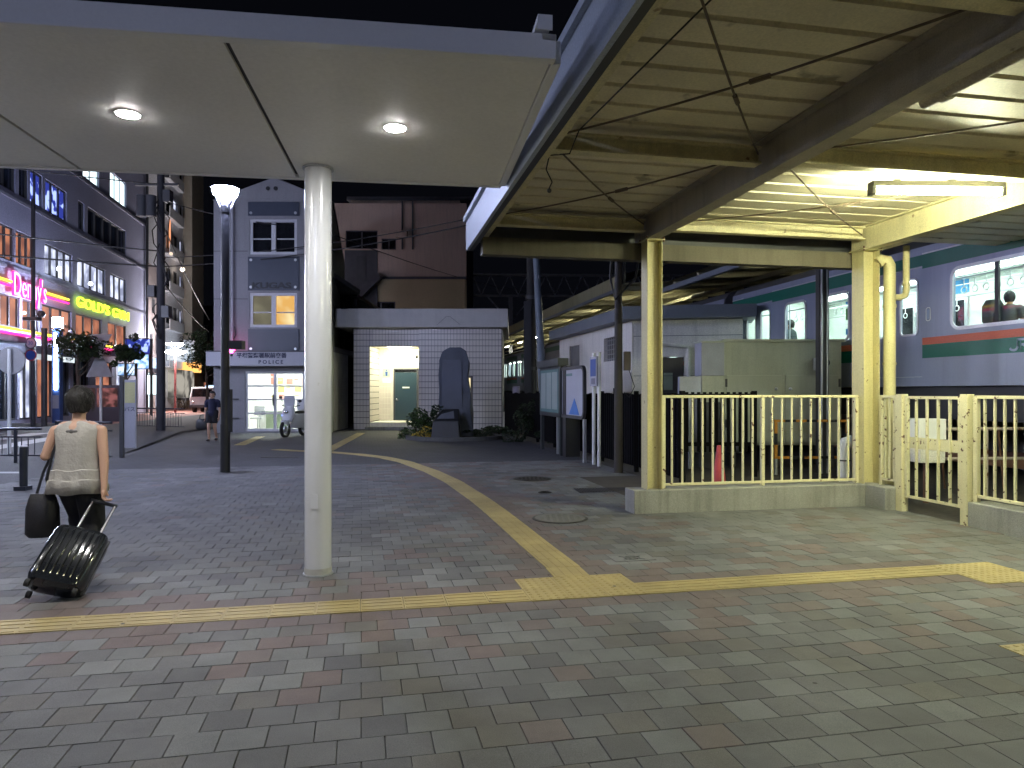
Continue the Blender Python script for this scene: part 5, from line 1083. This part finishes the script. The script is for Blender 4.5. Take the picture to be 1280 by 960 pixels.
MB().box(S_(206),S_(222),-1.4,-.2,4.2,5.6).build('shop_sign', emi('sign_pale',(.5,.6,.75),.9,(.85,.9,.95),1.2), t); MB().box(S_(207),S_(224),-1.3,-.2,1.0,3.4).build('shop_front', emi('shop_front_lit',(.75,.7,.6),.55,(.15,.14,.13),.8,(.45,.6)), t)
MB().box(S_(222),S_(229),-1.6,-.4,3.3,4.2).build('orange_sign', emi('sign_orange',(1,.45,.12),1.8), t); MB().box(S_(222),S_(230),-1.5,-.5,4.3,6.2).build('white_sign', m_tower, t)
# street end
for k,(pa,pb,Yk,zt,mm,lb) in enumerate(((238,266,98,382,m_tank,'dim grey block of flats at the far end of the shopping street'),(228,252,88,425,m_beige,'low beige shop house at the end of the shopping street'),(246,272,80,470,m_pinkw,'small dark shop at the right side of the street end'))):
    x0_, x1_ = mx(pa,Yk), mx(pb,Yk); hh = mz(zt,Yk)
    gb('street_house', lb, x0_, x1_, Yk, Yk+8, hh, mm, wins=[((x1_-x0_)*.2,(x1_-x0_)*.45,hh*.55,hh*.8,[darkw,cool,warm][k]),((x1_-x0_)*.6,(x1_-x0_)*.85,hh*.55,hh*.8,darkw),((x1_-x0_)*.15,(x1_-x0_)*.8,.2,hh*.3,[cool,warm2,cool][k])])
m_sgn = emi('sign_white_lit',(.9,.95,1.),2.2,(.2,.25,.3),2.5,(.52,.58))
for k,(px,py,Yk,w_,h_,mm,lb) in enumerate(((241,494,70,1.0,2.4,m_sgn,'white lit vending machine standing at the street end'),(252,497,72,1.6,1.2,emi('sign_peach',(.8,.5,.35),.9),'peach lit shop sign low at the street end'),(262,493,60,.8,1.6,emi('sign_blue2',(.45,.65,1),2.5),'small blue white lit sign beside the police box wall'),(227,445,74,2.2,3.2,emi('sign_orange2',(1,.5,.2),1.2),'orange lit shop sign hanging over the street'),(232,466,74,2.0,.8,emi('sign_pink2',(1,.55,.5),3),'thin pinkish lit sign over the street'),(172,433,44,1.6,1.0,bluelit,'blue lit sign behind the roadside tree'),(177,448,46,1.0,1.4,emi('sign_cyan',(.5,.75,1),2.0,(.1,.2,.5),3),'blue white lit sign on the corner beyond the gym'),(158,462,44,1.1,.8,emi('sign_white3',(.7,.85,1),1.6,(.1,.2,.4),3),'white lit convenience sign below the blue signs'),(190,481,48,.7,1.4,lit,'bright lit doorway panel near the tall utility pole'))):
    v = P(px,py,Yk); t = root('lit_sign', lb, 'sign', (v.x,v.y,v.z)); MB().box(-w_/2,w_/2,0,.25,-h_/2,h_/2).build('case', m_dkgrey, t); MB().box(-w_/2+.05,w_/2-.05,-.03,-.001,-h_/2+.05,h_/2-.05).build('lit_face', mm, t)
    if v.z-h_/2 > .3: MB().tube([(w_/2+.03,.12,h_/2),(w_/2+.03,.12,-v.z)],.05,6).build('support', m_dkgrey, t)
# bikes and van at the street end
def bicycle(loc, rz, label):
    t = root('bicycle', label, 'bicycle', loc, rz, 'bicycles parked at the street end')
    for x in (-.52,.52): MB().tube([(x+.33*math.cos(a),0,.34+.33*math.sin(a)) for a in [2*math.pi*k/20 for k in range(21)]],.02,6).build('wheel', m_rub, t)
    b = MB(); [b.tube([p,q],.018,6) for p,q in (((-.52,0,.34),(-.1,0,.34)),((-.1,0,.34),(-.2,0,.85)),((-.52,0,.34),(-.18,0,.75)),((-.1,0,.34),(.38,0,.8)),((.52,0,.34),(.36,0,.95)))]; b.build('frame', m_alu, t)
    MB().sphere((-.2,0,.9),(.13,.07,.04)).build('saddle', m_black, t); MB().tube([(.3,-.25,1.0),(.36,0,.98),(.3,.25,1.0)],.015,6).build('handlebar', m_alu, t)
    MB().box(.42,.72,-.16,.16,.75,1.0).build('basket', m_dkgrey, t); return t
for k,(px,py,Yk) in enumerate(((215,512,62),(222,511,64),(229,511,60),(236,510,66))): bicycle((mx(px,Yk),Yk,0), R(20+35*k), ['leftmost bicycle parked beyond the tall utility pole','second bicycle parked under the saucer street lamp','bicycle parked before the vending machine','rightmost bicycle parked near the white van'][k])
vn = root('van', 'small white van parked at the street end', 'van', (mx(253,52),52,0), R(8)); m_van = mat('van_white',(.6,.6,.62),.3)
MB().prism([(-.9,.35),(.9,.35),(.9,1.1),(.75,1.85),(-.75,1.85),(-.9,1.1)],0,3.2).build('body', m_van, vn, bevel=.06); MB().prism([(-.74,1.15),(.74,1.15),(.66,1.72),(-.66,1.72)],-.012,-.001).build('windscreen', m_dglass, vn)
for x in (-.8,.62):
    for y in (.6,2.6): MB().cyl((x,y,.3),(x+.18,y,.3),.3,n=16).build('wheel', m_rub, vn)
for x in (-.65,.65): MB().sphere((x,-.02,.75),(.12,.04,.08)).build('headlight', m_chrome, vn)
MB().box(-.92,.92,-.08,-.001,.35,.55).build('bumper', m_dkgrey, vn)

# ================================================================== LEFT STREET FURNITURE
t = root('pillar_lamp', 'blue pillar lamp with a glowing vertical light strip and bright cap', 'street lamp', G(72,531)); m_pil = mat('pillar_blue',(.05,.10,.28),.4); m_strip = lamp('led_strip',(.78,.88,1.),40)
MB().box(-.18,.18,-.13,.13,0,4.35).build('pillar', m_pil, t, bevel=.02); MB().box(-.055,.055,-.16,-.131,1.6,4.2).build('light_strip', m_strip, t); MB().box(-.14,.14,-.15,-.131,.75,1.35).build('plate', m_kobs, t)
MB().cyl((0,0,4.36),(0,0,4.45),.1,.2,12).build('neck', m_pil, t); MB().cyl((0,0,4.46),(0,0,4.9),.22,.2,14).build('lamp_cap', lamp('lamp_cap',(.70,.76,1.),80), t)
# unseen copies of the pillar lamp, added to light the street front
for k,(x,y) in enumerate(((-16.6,21.5),(-13.6,13.5))):
    c_ = copy_tree(t); c_.location = (x,y,0); c_['label'] = ['pillar lamp of the same kind left of the frame','pillar lamp of the same kind farther left on the street'][k]
t = root('saucer_lamp', 'street lamp with a bright flat saucer head above the shopping street', 'street lamp', P(219,490,52)*1.0-Vector((0,0,1.5)))
MB().cyl((0,0,0),(0,0,4.4),.09,.07).build('pole', mat('pole_red',(.2,.05,.05),.5), t); MB().tube([(0,0,4.2),(0,0,4.45),(0,0,4.6)],[.25,.8,.3],20).build('saucer', lamp('saucer_glow',(1,.90,.85),45), t); MB().tube([(.55*math.cos(k*.52),.55*math.sin(k*.52),5.0) for k in range(13)],.07,6).build('ring', lamp('saucer_glow2',(.9,.9,1),60), t)
for k in range(3): MB().bar((0,0,4.6),(.55*math.cos(k*2.1),.55*math.sin(k*2.1),5.0),.03,.03).build('arm', m_alu, t)
# poles with signs
t = root('sign_pole', 'tall dark pole carrying two round traffic signs', 'sign pole', G(41.5,533)); 
MB().cyl((0,0,0),(0,0,9.9),.095,.08).build('shaft', mat('pole_grey_dark',(.03,.032,.04),.6), t)
MB().cyl((.35,.2,0),(.35,.2,4.3),.12).build('service_tube', m_dkgrey, t)
for z,mm in ((3.62,m_kobs),(3.1,m_blue)): o = MB().tube([(0,-.16,z),(0,-.13,z)],.25,24).build('round_sign', m_dkgrey if mm is m_kobs else mat('sign_red',(.3,.03,.04),.5), t); MB().tube([(0,-.172,z),(0,-.161,z)],.20,24).build('sign_face', mm, o)
text('sign_figure', '30', .22, m_blue, t, (0,-.18,3.62), ext=.002)
MB().box(-.3,.3,-.25,.1,4.6,4.75).sphere((.35,0,4.9),.16).build('loudspeaker', m_dkgrey, t)
for (px,py,YY,zc,lb,inv) in ((126,531,None,0,'white sign post with the pale back of an inverted triangular sign',True),(11.5,567,None,0,'white sign post at the left edge with a pale round mirror back',False)):
    g0 = G(px,py); t = root('road_sign', lb, 'road sign', g0); Yk = g0.y; zt = H+(490-(418 if inv else 436))/F*Yk
    MB().cyl((0,0,0),(0,0,zt),.055 if inv else .04).build('post', m_white, t); m_back = mat('sign_back',(.35,.35,.37),.5)
    if inv: r_ = .55; MB().prism([(-r_,zt),(r_,zt),(.14,zt-.75),(-.14,zt-.75)],-.09,-.06).build('sign_plate', m_back, t); MB().prism([(-.62,zt-1.95),(.62,zt-1.95),(.2,zt-1.1),(-.2,zt-1.1)],-.10,-.07).build('lower_plate', m_back, t)
    else: MB().tube([(-.0,.06,zt-.28),(-.0,.10,zt-.28)],.34,28).build('sign_plate', m_back, t)
# bus stop board
g0 = G(156,572); t = root('bus_stop_board', 'tall narrow timetable board with a dark post at the fence end', 'bus stop board', (g0.x,g0.y,0), R(8))
MB().box(-.10,-.02,-.05,.05,0,1.86).build('post', m_dkgrey, t); MB().box(0,.24,-.03,.03,.22,1.78).build('panel', m_kobs, t); MB().box(.01,.23,-.034,-.031,1.25,1.72).build('sheet', mat('sheet_yellow',(.5,.48,.25),.6), t)
text('route_lines', 'バス', .12, mtx, t, (.12,-.036,1.1), ext=.001)
# guard fence
def guard(p, q, label, h=.72, n=None, grp='dark guard fences along the bus bay'):
    d = q-p; L_ = d.length; t = root('guard_fence', label, 'fence', p, math.atan2(d.y,d.x), grp); m_g = m_gf
    MB().tube([(0,0,h),(L_,0,h)],.028,8).build('top_rail', m_g, t)
    for z in (h-.17,.16): MB().box(0,L_,-.015,.015,z-.015,z+.015).build('rail', m_g, t)
    k = int(L_/.14); me = MB().cyl((0,0,.176),(0,0,h-.186),.010,n=6).mesh('picket', m_g)
    for i in range(k): inst(me,'picket',t,(.07+i*.14,0,0))
    for i in range(int(L_/2)+1): MB().cyl((min(L_,i*2.0),0,0),(min(L_,i*2.0),0,h+.02),.035,n=10).build('fence_post', m_g, t)
m_gf = mat('fence_black_blue',(.03,.035,.05),.4)
guard(Vector((-14.5,15.1,0)), Vector((-9.95,15.0,0)), 'dark guard fence at the left edge behind the bollard')
guard(Vector((-9.75,15.2,0)), Vector((-8.35,14.8,0)), 'short dark guard fence behind the suitcase woman beside the timetable board', .86)
guard(Vector((-15.4,28.5,0)), Vector((-12.6,27.3,0)), 'dark guard fence ending at the tall utility pole', .85)
g0 = G(29.5,612.5); t = root('bollard', 'dark green bollard with a pale cap beside the bus bay', 'bollard', g0)
MB().cyl((0,0,.0),(0,0,.66),.055,n=20).build('shaft', m_gf, t); MB().cyl((0,0,.661),(0,0,.68),.06,.05,20).build('cap', m_alu, t); MB().box(-.10,.08,-.08,.08,0,.06).build('foot', m_gf, t)
# big utility pole
t = root('utility_pole', 'tall dark utility pole with transformers before the pinkish shop building', 'utility pole', G(201,538))
MB().cyl((0,0,0),(0,0,13.5),.17,.12,18).build('shaft', mat('pole_concrete',(.028,.028,.034),.8,bump=.2), t)
for z in (9.6,10.3): MB().bar((-1.0,0,z),(.7,0,z),.09,.09).build('cross_arm', m_dkgrey, t)
for x in (-.62,-.25): MB().cyl((x,-.25,8.3),(x,-.25,9.1),.19,n=14).build('transformer', mat('transformer',(.045,.047,.055),.6), t)
b = MB(); r_ = random.Random(3)
for k in range(16): a = r_.uniform(0,6.28); z = r_.uniform(4.2,9.4); b.tube([(.13*math.cos(a),.13*math.sin(a),z),(.32*math.cos(a),.3*math.sin(a),z-.25),(.28*math.cos(a+.8),.28*math.sin(a+.8),z-.8),(.13*math.cos(a+1),.13*math.sin(a+1),z-1.0)],.022,5)
b.build('cable_bundle', m_wire, t)
for z,x in ((4.4,.25),(5.2,-.3),(8.9,.3)): MB().box(x-.14,x+.14,-.2,.1,z,z+.45).build('junction_box', m_dkgrey, t)
MB().sphere((.4,0,6.9),.07).build('insulator', emi('pole_light',(1,.8,.6),1), t)  # small glowing globe, a light on the pole
# wires
def wire(p, q, sag, label, r=.018, grp='overhead cables'):
    p = Vector(p); q = Vector(q); pts = [p.lerp(q,k/12)-Vector((0,0,sag*4*(k/12)*(1-k/12))) for k in range(13)]
    return tag(MB().tube(pts, r, 5).build('overhead_cable', m_wire), label, 'cable', grp)
pl_ = G(201,538); top = Vector((pl_.x,pl_.y,0))
wire((-30,20,8.6), top+Vector((0,0,7.0)), .35, 'lower black cable from the left edge to the tall utility pole',.03)
wire((-30,20,7.3), top+Vector((0,0,6.4)), .3, 'lowest black cable crossing the restaurant windows',.035)
wire((-28,20,10.2), top+Vector((0,0,9.6)), .3, 'thin cable reaching the transformer arm from the left',.022)
wire(top+Vector((0,0,9.0)), (-8.5,25.7,7.55), .1, 'cable from the tall utility pole to the upper police box wall',.02)
wire(top+Vector((0,0,6.4)), (-1.5,23,6.9), .25, 'black cable crossing in front of the police box windows',.022)
wire(top+Vector((0,0,6.75)), (-1.5,23,7.1), .25, 'second black cable just above the lower one at the police box',.018)
wire(top+Vector((.0,0,8.2)), P(262,400,60), .2, 'diagonal cable descending toward the street end',.03)
wire(top+Vector((.0,0,5.9)), P(262,415,55), .2, 'lower diagonal cable descending toward the street end',.025)
wire((-6,24,6.8), (3.5,60,9.8), .5, 'thin cable crossing the mauve building',.015)
# roadside trees
def tree(loc, h, rad, label, seed):
    t = root('roadside_tree', label, 'tree', loc); r = random.Random(seed)
    b = MB(); b.tube([(0,0,0),(.05,.03,h*.3),(-.04,0,h*.55),(.02,.02,h*.75)],[.11,.08,.06,.03],8)
    for k in range(6): a = k*1.05; z = h*(.45+.06*k); b.tube([(0,0,z),(rad*.35*math.cos(a),rad*.35*math.sin(a),z+.25),(rad*.7*math.cos(a),rad*.7*math.sin(a),z+.55)],[.04,.025,.012],6)
    b.build('trunk', m_bark, t); leaves(3400, rad, .075, h*.74, clumps=30, seed=seed, squash=.95).build('crown', [m_leafd,m_leafd2], t, smooth=False)
tree((-19.4,31.7,0), 4.7, .80, 'dark roadside tree in front of the restaurant right of the pillar lamp', 11)
tree((-17.3,31.8,0), 4.4, .52, 'smaller roadside tree under the gym sign', 12)
tree((-33.5,72,0), 4.0, 1.3, 'small tree at the foot of the white tower', 13)
tree(P(258,490,42)-Vector((0,0,1.5)), 5.2, 1.2, 'dark slender tree left of the police box', 14)
# more of the restaurant street level
for k,(px,lb) in enumerate(((112,'dark vending machine under the trees before the restaurant'),(134,'pink lit vending machine left of the timetable board'))):
    v = G(px,527); t = root('vending_machine', lb, 'vending machine', v, R(10)); MB().box(-.55,.55,0,.8,0,1.85).build('case', mat('vend',(.05,.04,.05),.4), t); MB().box(-.48,.48,-.02,-.001,.75,1.7).build('display', emi('vend_display',(.55,.2,.2) if k else (.12,.08,.1),.5,(.1,.05,.05),3), t)
print('objects', len(bpy.data.objects))
